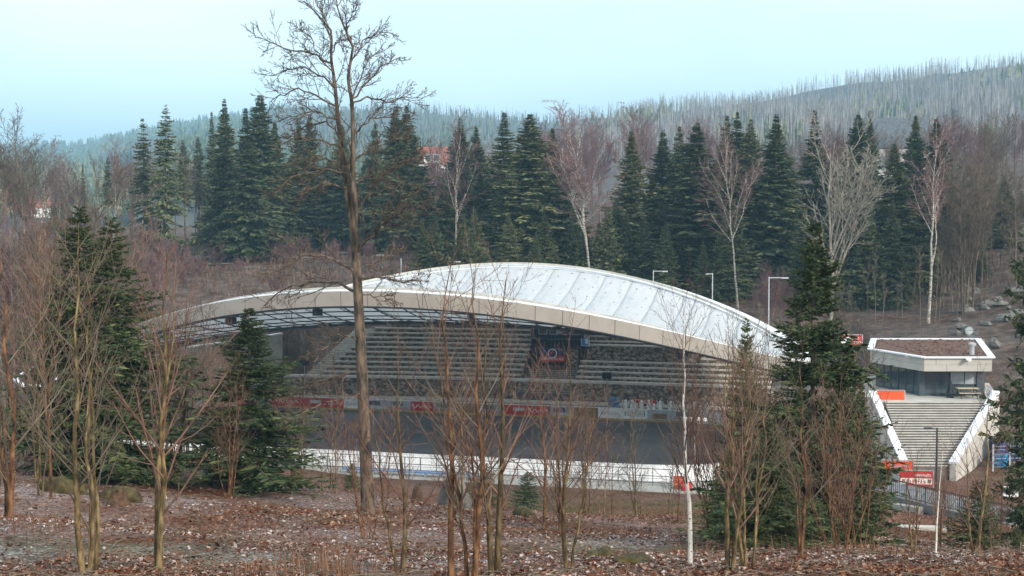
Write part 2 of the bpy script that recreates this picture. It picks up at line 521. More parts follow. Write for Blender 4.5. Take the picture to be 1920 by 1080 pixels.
_A = np.linalg.norm(CP[:, None, :2] - CP[None, :, :2], axis=2)
_n = len(CP)
_M = np.zeros((_n + 3, _n + 3))
_M[:_n, :_n] = _k(_A) - np.eye(_n) * 1.2
_M[:_n, _n] = 1; _M[:_n, _n + 1:] = CP[:, :2]; _M[_n, :_n] = 1; _M[_n + 1:, :_n] = CP[:, :2].T
_w = np.linalg.solve(_M, np.concatenate([CP[:, 2], np.zeros(3)]))


def sstep(a, b, x):
    t = np.clip((x - a) / (b - a), 0, 1)
    return t * t * (3 - 2 * t)


_nt = rng.uniform(0, 6.28, (10, 3)); _nf = rng.normal(size=(10, 2)) * np.array([.12, .18, .3, .5, .8, 1.1, 1.5, 2.0, 2.6, 3.3])[:, None]


def wavy(x, y):
    s = 0
    for (p, _, _), (fx, fy) in zip(_nt, _nf):
        s = s + np.sin(x * fx + y * fy + p) * min(.22, .12 / (abs(fx) + abs(fy) + .25))
    return s


def ground_z(x, y):
    x = np.asarray(x, float); y = np.asarray(y, float); sh = x.shape
    X = np.stack([x.ravel(), y.ravel()], 1)
    xc = np.clip(X[:, 0], -160, 160); yc = np.clip(X[:, 1], -6, 345)
    Z = np.empty(len(X))
    for i in range(0, len(X), 20000):
        q = np.stack([xc[i:i + 20000], yc[i:i + 20000]], 1)
        Z[i:i + 20000] = np.linalg.norm(q[:, None] - CP[None, :, :2], axis=2) @ _w[:_n] + _w[_n] + q @ _w[_n + 1:]
    nat = Z + wavy(X[:, 0], X[:, 1]) * .55
    # level ground of the arena, then the bank that carries the terraces
    P = X - RC; u = P @ RD; v = P @ RN
    du = np.maximum(np.maximum(-38 - u, u - 37), 0); dv = np.maximum(np.maximum(-19 - v, v - 17), 0)
    d = np.hypot(du, dv)
    bank = -0.06 + np.clip((v - 19.0) / 9.0, 0, 1) * 6.6
    inside_t = (u > -20) & (u < 40)
    flat = np.where(inside_t, bank, -0.06)
    dvt = np.maximum(np.maximum(-19 - v, v - 28.5), 0)
    d = np.where(inside_t, np.hypot(du, dvt), d)
    m = sstep(0, 7, d)
    Z = flat * (1 - m) + nat * m
    return Z.reshape(sh)


def gz(x, y): return float(ground_z(np.array([x]), np.array([y]))[0])


def axis(segs):
    out = []
    for a, b, st in segs: out.append(np.arange(a, b, st))
    out.append([segs[-1][1]])
    return np.concatenate(out)


gx = axis([(-2900, -1000, 380), (-1000, -200, 80), (-200, -60, 5), (-60, 60, .9), (60, 200, 5), (200, 1000, 80), (1000, 2900, 380)])
gy = axis([(-200, -20, 60), (-20, 14, 2), (14, 60, .6), (60, 170, .9), (170, 360, 3.5), (360, 1000, 60), (1000, 4500, 500)])
GX, GY = np.meshgrid(gx, gy)
GZ = ground_z(GX, GY)
far_m = sstep(360, 900, np.hypot(np.maximum(np.abs(GX) - 160, 0), GY))
GZ = GZ * (1 - far_m) + 5 * far_m
ny, nx = GX.shape
ii = np.arange(nx * ny).reshape(ny, nx)
gq = np.stack([ii[:-1, :-1], ii[:-1, 1:], ii[1:, 1:], ii[1:, :-1]], -1).reshape(-1, 4)
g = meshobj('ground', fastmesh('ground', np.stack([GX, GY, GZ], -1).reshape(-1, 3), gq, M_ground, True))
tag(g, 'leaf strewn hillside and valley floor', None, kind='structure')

# ------------------------------------------------------------------ arena: roof
RO = dict(c=np.array([-4.911, 121.935]), r=-0.226, a=31.754, b=25.324, zl=7.419, zh=14.344, tilt=.009)
RU = np.array([math.cos(RO['r']), math.sin(RO['r'])]); RV = np.array([-math.sin(RO['r']), math.cos(RO['r'])])
roof = empty('arena_roof', (RO['c'][0], RO['c'][1], 0), RO['r'])
tag(roof, 'huge saddle shaped white membrane roof arching over the ice rink', 'roof')
ZC = (RO['zl'] + RO['zh']) / 2 + .45
RINGW = 1.25


def rim_z(t): return RO['zl'] + (RO['zh'] - RO['zl']) * math.sin(t) ** 2 + RO['tilt'] * RO['b'] * math.sin(t)


A_, B_ = RO['a'] - RINGW, RO['b'] - RINGW


def mem_z(u, v):
    """saddle: hangs between the two high rims, humps between the two feet"""
    s2 = (u / A_) ** 2; q2 = (v / B_) ** 2
    zl, zh = RO['zl'] - .3, RO['zh'] - .3
    rr = s2 + q2
    # rim value at this direction, centre ZC-.9 -> pure quadratic saddle
    return (ZC - 1.0) + (zh - (ZC - 1.0)) * q2 - ((ZC - 1.0) - zl) * s2 + RO['tilt'] * v


# membrane strips, sewn side by side across the roof
NS = 21
for i in range(NS):
    u0 = -A_ + 2 * A_ * i / NS; u1 = -A_ + 2 * A_ * (i + 1) / NS
    nu, nv = 5, 26
    V = []
    for a in range(nu + 1):
        f = a / nu; u = u0 + (u1 - u0) * f
        h = B_ * math.sqrt(max(0.0, 1 - (u / A_) ** 2))
        for b in range(nv + 1):
            v = -h + 2 * h * b / nv
            V.append((u, v, mem_z(u, v) + .10 * math.sin(math.pi * f) * (1 - abs(2 * b / nv - 1) ** 3) - (.05 if a in (0, nu) else 0)))
    w = nv + 1
    Fq = [(a * w + b, (a + 1) * w + b, (a + 1) * w + b + 1, a * w + b + 1) for a in range(nu) for b in range(nv)]
    meshobj('membrane_strip', mk('membrane_strip', V, Fq, M_membrane, True), roof)
for i in range(1, NS):                        # cover strips over the sewn joints
    u = -A_ + 2 * A_ * i / NS; h = B_ * math.sqrt(max(0.0, 1 - (u / A_) ** 2)) * .985
    V = []; Fq = []
    for b in range(25):
        v = -h + 2 * h * b / 24; z = mem_z(u, v)
        V += [(u - .09, v, z - .04), (u - .05, v, z + .05), (u + .05, v, z + .05), (u + .09, v, z - .04)]
    for b in range(24):
        for a in range(3): Fq.append((b * 4 + a, b * 4 + a + 1, b * 4 + a + 5, b * 4 + a + 4))
    meshobj('seam_cover', mk('seam_cover', V, Fq, M_pgrey), roof)
# round fixing plates on the membrane
mb = MB()
for i in range(NS):
    for f in (.27, .73):
        u = -A_ + 2 * A_ * (i + f) / NS
        h = B_ * math.sqrt(max(0.0, 1 - (u / A_) ** 2))
        k = max(1, int(h * 2 / 3.4))
        for j in range(k):
            v = -h + 2 * h * (j + .5 + (.25 if f > .5 else -.1)) / k
            if abs(v) < h - .3: mb.lathe((u, v, mem_z(u, v) + .05), [(.10, 0), (.10, .06), (.05, .08)], 8)
o = mb.build('fixing_plates', M_galv, roof); o['kind'] = 'stuff'
# cable net under the membrane
for i in range(26):
    u = -A_ * .97 + 2 * A_ * .97 * i / 25
    h = B_ * math.sqrt(max(0.0, 1 - (u / A_) ** 2))
    m2 = MB().tube([(u, -h + 2 * h * b / 18, mem_z(u, -h + 2 * h * b / 18) - .28) for b in range(19)], .05, 5)
    m2.build('cable', M_cable, roof)
for i in range(20):
    v = -B_ * .97 + 2 * B_ * .97 * i / 19
    h = A_ * math.sqrt(max(0.0, 1 - (v / B_) ** 2))
    m2 = MB().tube([(-h + 2 * h * b / 20, v, mem_z(-h + 2 * h * b / 20, v) - .18) for b in range(21)], .05, 5)
    m2.build('cable', M_cable, roof)
# compression ring: box section, outer cladding panels, white top sheet
NP = 96


def ring_pt(t, off, dz):
    u = (RO['a'] - off) * math.cos(t); v = (RO['b'] - off) * math.sin(t)
    return (u, v, rim_z(t) + dz)


FH = 1.12
for i in range(NP):
    t0 = 2 * math.pi * i / NP + .0006; t1 = 2 * math.pi * (i + 1) / NP - .0006
    V = []; Fq = []
    ks = 3
    for j in range(ks + 1):
        t = t0 + (t1 - t0) * j / ks
        V += [ring_pt(t, 0, -.04), ring_pt(t, .04, -.04), ring_pt(t, .14, -FH), ring_pt(t, .10, -FH)]
    for j in range(ks):
        b = j * 4
        for a, c in ((0, 3), (3, 2), (2, 1), (1, 0)): Fq.append((b + a, b + c, b + 4 + c, b + 4 + a))
    Fq += [(0, 1, 2, 3), (ks * 4 + 3, ks * 4 + 2, ks * 4 + 1, ks * 4)]
    meshobj('fascia_panel', mk('fascia_panel', V, Fq, M_fascia), roof)


def ring_strip(prof, n=160):
    V = []; k = len(prof)
    for i in range(n):
        t = 2 * math.pi * i / n
        V += [ring_pt(t, a, z) for a, z in prof]
    Fq = []
    for i in range(n):
        j = (i + 1) % n
        for a in range(k):
            b = (a + 1) % k
            Fq.append((i * k + a, i * k + b, j * k + b, j * k + a))
    return V, Fq


V, Fq = ring_strip([(.0, -.03), (.0, .02), (.55, .10), (1.3, -.18), (1.3, -.30)])
meshobj('ring_top_sheet', mk('ring_top_sheet', V, Fq, M_whitecap), roof)
V, Fq = ring_strip([(.16, -.06), (1.28, -.33), (1.1, -FH - .02), (.16, -FH - .02)])
meshobj('compression_ring', mk('compression_ring', V, Fq, M_frame), roof)
V, Fq = ring_strip([(.02, -FH - .004), (.45, -FH - .03), (.45, -FH - .16), (.02, -FH - .10)])
meshobj('shadow_gap_strip', mk('shadow_gap_strip', V, Fq, M_dark), roof)  # dark strip standing in for the shadow gap below the fascia
V, Fq = ring_strip([(1.36, .02), (1.30, .24), (1.42, .26), (1.48, .04)])
meshobj('gutter_upstand', mk('gutter_upstand', V, Fq, M_concrete_l), roof)
for tdeg in (232, 247, 262, 284, 296, 300, 316):
    t = R(tdeg); p = ring_pt(t, .9, -FH - .45)
    mb = MB(); mb.box(p, (.75, .45, .5), t); mb.box((p[0], p[1], p[2] + .3), (.1, .1, .3))
    mb.build('floodlight', M_dark, roof)
# concrete feet
for s in (-1, 1):
    e = RO['a'] * s
    wp = RO['c'] + RU * (e - s * 1.2)
    ab = empty('roof_abutment', (wp[0], wp[1], 0), RO['r'])
    gzz = min(gz(wp[0], wp[1]), 3) - .5
    mb = MB().prism([(-2.2, -4.2), (2.2, -4.2), (2.2, 4.2), (-2.2, 4.2)], gzz, RO['zl'] - FH - .9)
    mb.build('footing', M_concrete_l, ab)
    mb = MB()
    for k in (-2.2, 0, 2.2): MB().box((0, k, RO['zl'] - FH - .55), (1.4, .6, .7)).build('bearing_block', M_frame, ab)
    tag(ab, 'pale concrete foot of the arched roof behind the bare thicket beside the tall twin spruces' if s < 0 else 'pale concrete foot of the arched roof behind the bushy spruce, facing the pavilion', 'abutment')

# ------------------------------------------------------------------ arena: rink
RL, RWD, RCR = 30.0, 14.75, 7.5
RLR = 33.0


def rink_outline(L, Wd, cr, n=10):
    P = []
    L2 = L + RLR - RL
    for cx, cy, a0 in ((L2 - cr, Wd - cr, 0), (-L + cr, Wd - cr, 90), (-L + cr, -Wd + cr, 180), (L2 - cr, -Wd + cr, 270)):
        for k in range(n + 1):
            a = R(a0 + 90 * k / n)
            P.append((cx + cr * math.cos(a), cy + cr * math.sin(a)))
    return P


sur = MB().prism([L2W(u, v)[:2] for u, v in rink_outline(36, 18.2, 7.5)], -1.3, .012)
sur.build('rink_surround', M_concrete)['kind'] = 'structure'
fl = MB().prism([L2W(u, v)[:2] for u, v in rink_outline(RL, RWD, RCR)], -.2, .03)
fl.build('rink_floor', M_asphalt)['kind'] = 'structure'
# perimeter path following the outline: list of samples with arclength
OUT = rink_outline(RL, RWD, RCR, 12)
BH = 1.15


def board_run(name, label, pts, panel_len, mats, kickm=None, group=None):
    """boards along a plan polyline: each panel its own part, cap rail and kick strip"""
    root = empty(name, (*pts[0][:2], .03)); ox, oy = pts[0][:2]
    cum = [0]
    for a, b in zip(pts[:-1], pts[1:]): cum.append(cum[-1] + math.dist(a[:2], b[:2]))

    def at(s):
        for i in range(len(cum) - 1):
            if s <= cum[i + 1] + 1e-6:
                f = (s - cum[i]) / (cum[i + 1] - cum[i])
                return (pts[i][0] + f * (pts[i + 1][0] - pts[i][0]) - ox, pts[i][1] + f * (pts[i + 1][1] - pts[i][1]) - oy)
        return (pts[-1][0] - ox, pts[-1][1] - oy)
    s = 0; k = 0
    rail = MB(); kick = MB()
    out = []
    while s < cum[-1] - .05:
        e = min(s + panel_len, cum[-1])
        a, b = at(s + .012), at(e - .012)
        mb = MB().quadbox(a, b, .09, .2, BH)
        out.append((mb.build('board_panel', mats(k), root), a, b))
        rail.quadbox(at(s), at(e), .14, BH + .003, BH + .07)
        kick.quadbox(at(s), at(e), .115, 0, .197)
        s = e; k += 1
    rail.build('cap_rail', M_board_white, root); kick.build('kick_strip', kickm or M_board_white, root)
    tag(root, label, 'rink boards', group)
    return root, out


def seg_pts(u0, v0, u1, v1, n=1):
    return [L2W(u0 + (u1 - u0) * i / n, v0 + (v1 - v0) * i / n)[:2] for i in range(n + 1)]


def corner(cx, cy, a0, a1, n=6):
    return [L2W(cx + RCR * math.cos(R(a0 + (a1 - a0) * i / n)), cy + RCR * math.sin(R(a0 + (a1 - a0) * i / n)))[:2] for i in range(n + 1)]


far_pts = seg_pts(-RL + RCR, RWD, RLR - RCR, RWD)
ADS = ['r', 'r', 'w', 'w', 'r', 'g', 'k', 'R', 'r', 'g', 'b', 'w', 'g', 'e', 'H', 'p', 'n', 'w', 'r']
admat = {'r': M_red, 'R': M_red, 'w': M_white, 'g': M_pgrey, 'k': M_pbrown, 'b': M_pbrown, 'e': M_green, 'H': M_white, 'p': M_pgrey, 'n': M_navy}
def _adcode(k):
    u = -RL + RCR + 2.4 * (k + .5); q = L2W(u, RWD); px = 960 + F * q[0] / q[1]
    for hi, c in ((640, 'r'), (700, 'w'), (760, 'g'), (812, 'R'), (850, 'g'), (905, 'k'), (950, 'g'), (1012, 'R'), (1065, 'g'), (1100, 'k'), (1150, 'w'), (1172, 'e'), (1212, 'H'), (1240, 'p'), (1262, 'b'), (1290, 'g')):
        if px < hi: return c
    return 'n'


ADS = [_adcode(k) for k in range(22)]
farb, panels = board_run('rink_boards', 'long straight rink boards with a row of colourful adverts below the stone terraces', far_pts, 2.4, lambda k: admat[ADS[k % len(ADS)]], kickm=M_yellow)


def text_mesh(body, size, m, parent, name='lettering', loc=(0, 0, 0), rz=0.0, depth=.01, align='CENTER', sx=1.0):
    cu = bpy.data.curves.new(name, 'FONT'); cu.body = body; cu.size = size; cu.extrude = depth; cu.align_x = align; cu.align_y = 'CENTER'
    t = bpy.data.objects.new(name, cu); col.objects.link(t)
    dg = bpy.context.evaluated_depsgraph_get()
    me = bpy.data.meshes.new_from_object(t.evaluated_get(dg))
    bpy.data.objects.remove(t)
    me.materials.clear(); me.materials.append(m)
    o = meshobj(name, me, parent)
    o.location = loc; o.rotation_euler = (math.pi / 2, 0, rz); o.scale = (sx, 1, 1)
    return o


def glyphs(x0, x1, z0, z1, n, seed, y=-.006, th=.012):
    """row of blurred, unreadable block letters as on the print"""
    r2 = random.Random(seed); mb = MB(); w = (x1 - x0) / n
    for i in range(n):
        c = x0 + (i + .5) * w; kind = r2.randrange(4); bw = w * .22
        mb.box((c - w * .26, y, (z0 + z1) / 2), (bw, th, z1 - z0))
        if kind != 1: mb.box((c + w * .2, y - .001, (z0 + z1) / 2), (bw, th, (z1 - z0) * r2.choice([.5, .98])))
        for q in r2.sample([.1, .5, .9], 1 + kind % 2): mb.box((c, y + .001, z0 + (z1 - z0) * q), (w * .55, th, (z1 - z0) * .17))
    return mb


def on_panel(i, fn):
    o, a, b = panels[i]
    ang = math.atan2(b[1] - a[1], b[0] - a[0])
    w = math.dist(a, b)
    mb, m, nm = fn(w)
    q = mb.build(nm, m, o)
    q.location = ((a[0] + b[0]) / 2 + math.sin(ang) * .048, (a[1] + b[1]) / 2 - math.cos(ang) * .048, 0); q.rotation_euler = (0, 0, ang)
    return q


def script_stroke(w, seed):
    r2 = random.Random(seed); mb = MB(); P = []
    for k in range(17):
        f = k / 16; P.append((-w * .42 + w * .84 * f, -.006, .66 + .22 * math.sin(k * 1.35 + seed) * (1 - .4 * f)))
    mb.tube(P, .035, 4)
    return mb


for i, (o, a, b) in enumerate(panels):
    c = ADS[i % len(ADS)]
    if c in 'rR':
        on_panel(i, lambda w: ((glyphs(-w * .05, w * .46, .62, .86, 9, i), M_white, 'lettering') if i % 3 == 0 else (script_stroke(w, i), M_white, 'script_lettering')))
        if i % 3 == 0: on_panel(i, lambda w: (MB().box((w * .2, -.002, .74), (w * .5, .01, .34)), M_pgrey, 'name_plate'))
    elif c == 'g':
        on_panel(i, lambda w: (MB().box((-w * .1, -.003, .82), (w * .5, .012, .4)), M_teal if i % 2 else M_navy, 'print_block'))
        on_panel(i, lambda w: (glyphs(-w * .45, w * .45, .3, .5, 8, i), M_red if i % 2 else M_white, 'lettering'))
    elif c == 'w':
        on_panel(i, lambda w: (glyphs(-w * .4, w * .4, .5, .85, 8, i), M_pgrey, 'lettering'))
    elif c == 'p':
        on_panel(i, lambda w: (MB().box((0, -.003, .55), (w * .6, .012, .5)), M_pbrown, 'print_block'))
    elif c == 'H':
        on_panel(i, lambda w: (MB().box((0, -.003, .74), (w * .84, .012, .5)), M_green, 'print_block'))
        on_panel(i, lambda w: (MB().box((0, -.005, .74), (w * .78, .014, .42)), M_white, 'print_field'))
        oo, a, b = panels[i]; ang = math.atan2(b[1] - a[1], b[0] - a[0])
        text_mesh('HOMANN', .42, M_green, oo, loc=((a[0] + b[0]) / 2 + math.sin(ang) * .066, (a[1] + b[1]) / 2 - math.cos(ang) * .066, .74), rz=ang)
board_run('rink_boards', 'curved far rink boards bending towards the roof foot beside the pavilion', corner(RLR - RCR, RWD - RCR, 90, 0) + seg_pts(RLR, RWD - RCR, RLR, 0), 2.4, lambda k: M_board_white)
board_run('rink_boards', 'white rink boards curving round the end of the rink near the pavilion banners', seg_pts(RLR, 0, RLR, -RWD + RCR) + corner(RLR - RCR, -RWD + RCR, 0, -90)[1:], 2.4, lambda k: M_board_white)
board_run('rink_boards', 'long white rink boards behind the dark steel fence, facing the leafy slope', seg_pts(RLR - RCR, -RWD, -RL + RCR, -RWD), 2.4, lambda k: M_board_white)
board_run('rink_boards', 'white rink boards round the end of the rink behind the bare thicket', corner(-RL + RCR, -RWD + RCR, 270, 180) + seg_pts(-RL, -RWD + RCR, -RL, RWD - RCR)[1:] + corner(-RL + RCR, RWD - RCR, 180, 90)[1:], 2.4, lambda k: M_board_white)

# dark steel fence in front of the near boards
fe = empty('steel_fence', L2W(0, -16.2, .02), RR)
tag(fe, 'dark steel fence of posts and two rails before the white near boards', 'fence')
for k in range(43):
    u = -26 + k * 1.27
    mb = MB().box((u, 0, .62), (.05, .05, 1.24)); mb.build('fence_post', M_rail, fe)
for z in (.2, .68, 1.2):
    MB().box((.67, .045, z), (53.6, .035, .045)).build('fence_rail', M_rail, fe)
# blue padded strip and low galvanised rail on the slab edge
bs = empty('blue_bench', L2W(8, -17.3, .02), RR)
MB().box((0, 0, .34), (11.0, .42, .1)).build('bench_top', M_bluestrip, bs)
for k in range(6): MB().box((-5.2 + k * 2.08, 0, .15), (.08, .34, .28)).build('leg', M_galv, bs)
tag(bs, 'long bright blue bench along the slab edge in front of the steel fence', 'bench')
gr = empty('low_guard_rail', L2W(10, -18.05, .02), RR)
for k in range(9): MB().box((-14 + k * 4.1, 0, .45), (.07, .07, .9)).build('post', M_galv, gr)
for z in (.5, .87): MB().box((2.4, 0, z), (32.8, .035, .035)).build('rail', M_galv, gr)
tag(gr, 'thin galvanised guard rail on the edge of the concrete slab', 'guard rail')

# ------------------------------------------------------------------ arena: stone terraces
ter = empty('stone_terrace', L2W(0, 19, 0), RR)
tag(ter, 'stepped natural stone grandstand rising behind the rink under the roof', 'grandstand')


def vrow(u, base): return base - .0042 * min(u - 8, 0) ** 2 - 19


def strip(name, u0, u1, base, dep, z0, z1, m, n=26, drop=0.0):
    V = []; Fq = []
    for i in range(n + 1):
        u = u0 + (u1 - u0) * i / n; v = vrow(u, base)
        j = .02 * math.sin(u * 3.1 + base * 5)
        V += [(u, v + j, z0), (u, v + dep, z0), (u, v + dep, z1), (u, v + j, z1 + drop)]
    for i in range(n):
        b = i * 4
        for a, c in ((0, 1), (1, 2), (2, 3), (3, 0)): Fq.append((b + a, b + c, b + 4 + c, b + 4 + a))
    Fq += [(3, 2, 1, 0), (n * 4, n * 4 + 1, n * 4 + 2, n * 4 + 3)]
    return meshobj(name, mk(name, V, Fq, m), ter)


# front wall with path, big ledge, then ten rows
strip('path_wall', -20, 36, 17.7, .5, -.1, .95, M_stone)
strip('path_coping', -20, 36, 17.62, 1.9, .953, 1.12, M_coping)
strip('front_wall', -18, 36, 19.5, .5, 1.0, 2.95, M_stone)
strip('ledge_coping', -18, 36, 19.42, 1.3, 2.953, 3.16, M_coping)
CAB0, CAB1 = 6.6, 12.4                       # gap taken by the cabin and its stairs
for i in range(10):
    zb = 3.1 + .45 * i; base = 20.5 + .82 * i
    ul = -14.6 + .35 * i; ur = 36 - .4 * i
    for a, b in ((ul, CAB0), (CAB1, ur)):
        if i in (4, 5, 6) and a == CAB1:     # bay with a taller recessed wall
            if i == 4:
                strip('bay_wall', CAB1, 24.5, base + 1.2, .5, zb - .1, zb + 1.35, M_stone, 10)
                strip('bay_coping', CAB1, 24.5, base + 1.12, .9, zb + 1.353, zb + 1.5, M_coping, 10)
            a = 24.7
        strip('riser', a, b, base, .9, zb - .45, zb + .28, M_stone, max(6, int((b - a) / 2)))
        strip('coping', a, b, base - .07, .46, zb + .283, zb + .45, M_coping, max(6, int((b - a) / 2)))
strip('back_wall', -10, 34, 29.2, .5, 6.5, 8.1, M_stone)
# flights of steps at the end of the rows, pale with frost
fs = empty('end_stairs', L2W(-16.6, 18.4, 0), RR)
for i in range(26):
    MB().box((.14 * i, .36 * i, .9 + .11 * i), (2.4, .4, 1.8 + .22 * i)).build('step', M_concrete_l, fs)
tag(fs, 'pale straight flight of steps climbing the end of the stone grandstand', 'stairs')
# dark stairs below the cabin
cs = empty('cabin_stairs', L2W(9.5, 19.3, 0), RR)
for i in range(13):
    MB().box((0, .28 * i, .95 + .08 * i), (5.4, .29, 1.9 + .16 * i)).build('step', M_frame, cs)
    MB().box((0, .28 * i - .13, 1.92 + .16 * i), (5.4, .05, .035)).build('nosing', M_coping, cs)
tag(cs, 'dark steps with pale nosings leading up to the navy cabin', 'stairs')
# cabin
cb = empty('cabin', L2W(9.5, 24.6, 3.0), RR)
tag(cb, 'dark navy timber commentary cabin in the middle of the stone terraces', 'cabin')
MB().box((0, 2.4, 3.2), (5.6, 4.6, 6.4)).build('wall', M_wood_dark, cb)
for k in range(14): MB().box((-2.6 + k * .4, .085, 3.2), (.04, .03, 6.3)).build('batten', M_frame, cb)
for x in (-1.5, -.3, .9, 2.1):
    f = MB().box((x, .06, 4.8), (.95, .08, .85)).build('window_frame', M_pgrey, cb)
    MB().box((x, .028, 4.8), (.8, .05, .7)).build('pane', M_glass, f)
MB().box((0, -.05, 3.9), (5.7, .5, .12)).build('ledge', M_frame, cb)
MB().box((0, 2.3, 6.5), (6.2, 5.4, .2)).build('roof', M_slate, cb)
MB().box((2.0, -.9, 1.2), (1.0, .6, 3.4)).build('pier', M_stone, cb)
bn = empty('banner', L2W(9.2, 23.9, 4.45), RR)
tag(bn, 'blue over red club banner with a round emblem on the navy cabin', 'banner')
MB().box((0, 0, 1.15), (2.7, .04, .75)).build('blue_field', M_navy, bn)
MB().box((0, -.002, .45), (2.7, .04, .66)).build('red_field', M_red, bn)
bq = MB(); bq.lathe((0, 0, 0), [(.5, -.03), (.5, .03)], 20); e = bq.build('emblem', M_white, bn); e.rotation_euler = (math.pi / 2, 0, 0); e.location = (0, -.03, 1.0)
bq = MB(); bq.lathe((0, 0, 0), [(.4, -.03), (.4, .03)], 20); e2 = bq.build('emblem_field', M_navy, e); e2.location = (0, 0, .012)
bq = MB(); bq.box((0, .08, .046), (.4, .16, .02)); bq.box((-.1, -.1, .046), (.16, .3, .02), .4); bq.build('emblem_mark', M_red, e)
glyphs(-1.2, 1.2, .3, .58, 14, 5, y=-.028).build('lettering', M_white, bn)
wb = empty('weather_board', L2W(12.7, 24.0, 7.0), RR - .5)
MB().box((0, 0, .1), (.95, .06, 1.5)).build('panel', M_bluestrip, wb)
MB().box((-.1, -.025, .35), (.5, .05, .4), 0).build('white_mark', M_white, wb); MB().box((.2, -.027, -.2), (.35, .05, .5)).build('white_mark', M_white, wb)
for z in (-.67, .87): MB().box((0, -.01, z), (1.02, .09, .05)).build('frame_bar', M_board_white, wb)
for x in (-.5, .5): MB().box((x, -.01, .1), (.05, .085, 1.49)).build('frame_bar', M_board_white, wb)
MB().box((0, .1, -2.0), (.1, .1, 4.2)).build('post', M_frame, wb)
tag(wb, 'small blue and white board on a post beside the navy cabin', 'sign')


rw_a, rw_b, rw_c = W(285, 660, 138), W(430, 640, 141), W(528, 625, 144)
rw = empty('retaining_wall', (rw_a[0], rw_a[1], 0))
for a, b in ((rw_a, rw_b), (rw_b, rw_c)):
    for zf0, zf1 in ((0, .33), (.335, .66), (.665, 1)):
        MB().quadbox(a - rw_a, b - rw_a, .5, (-.1 + a[2] * zf0, -.1 + b[2] * zf0), (-.1 + a[2] * zf1, -.1 + b[2] * zf1)).build('concrete_panel', M_concrete_l, rw)
    MB().quadbox(a - rw_a, b - rw_a, .7, (a[2] - .097, b[2] - .097), (a[2] + .05, b[2] + .05)).build('coping', M_whitecap, rw)
tag(rw, 'pale concrete retaining wall between the roof foot and the frosted end steps', 'retaining wall')
# small floodlight masts inside the arena
def mast(px, py, D, h, label, head=True):
    p = W(px, py, D); g0 = p[2] - h
    r = empty('speaker_mast', (p[0], p[1], g0), RR)
    MB().tube([(0, 0, 0), (0, 0, h)], .045, 8).build('pole', M_galv, r)
    mb = MB().box((0, 0, h), (.9, .5, .6)); mb.box((0, -.27, h), (.7, .05, .45)); mb.build('speaker_box', M_dark, r)
    tag(r, label, 'loudspeaker')


mast(1138, 704, 133, 3.2, 'black loudspeaker box on a pole in front of the terrace bay wall')
mast(571, 680, 139, 4.2, 'black loudspeaker box on a pole before the frosted end steps')
p = W(1303, 790, 101); r = empty('spotlight_mast', (p[0], p[1], 0.02), RR)
MB().tube([(0, 0, 0), (0, 0, p[2] + .1)], .05, 8).build('pole', M_galv, r)
MB().box((0, 0, p[2]), (1.7, .07, .07)).build('crossbar', M_polewhite, r)
for k in (-.75, -.3, .3, .75):
    MB().box((k, -.08, p[2] + .17), (.28, .2, .24)).build('lamp', M_white, r)
tag(r, 'thin mast with a crossbar of small white lamps beside the white birch stem', 'light mast')

# skating aids: white penguin figures waiting behind the boards, stacked blue seals
pg_mb = MB().lathe((0, 0, 0), [(.12, 0), (.2, .03), (.23, .25), (.2, .5), (.12, .68), (.15, .74), (.16, .86), (.1, .97), (.02, 1.0)], 12)
me_body = mk('body', pg_mb.V, pg_mb.F, M_white, True)
mb = MB()
for s in (-1, 1): mb.tube([(s * .17, .02, .6), (s * .30, .02, .72), (s * .34, -.05, .98)], [.04, .045, .03], 6)
me_arms = mk('handle', mb.V, mb.F, M_white)
mb = MB().lathe((0, .05, .0), [(.13, .1), (.215, .26), (.19, .5), (.12, .67)], 10)
me_back = mk('back_shell', mb.V, mb.F, M_dark, True)
for k, px in enumerate([1182, 1193, 1201, 1210, 1222, 1233, 1243, 1262, 1274, 1286, 1306, 1318, 1328]):
    q = W(px, 770, 131.6 - k * .28)
    P2 = np.array([q[0], q[1]]) - RC
    u = float(P2 @ RD)
    o = empty('skating_aid', L2W(u, 15.75 + .25 * math.sin(k * 2.1), .95 - .25 * (k % 3 == 2)), RR + math.sin(k * 1.7) * .6)
    meshobj('body', me_body, o); meshobj('handle', me_arms, o); meshobj('back_shell', me_back, o)
    tag(o, 'small white penguin shaped skating aid lined up on a shelf behind the boards', 'skating aid', 'penguin skating aids behind the boards')
shelf = empty('shelf', L2W(23, 15.8, .01), RR)
MB().box((0, 0, .61), (13, .75, .08)).build('shelf_top', M_frame, shelf)
for k in range(5): MB().box((-6 + 3 * k, 0, .285), (.1, .6, .57)).build('leg', M_frame, shelf)
tag(shelf, 'dark low shelf carrying the white skating aids behind the boards', 'shelf')
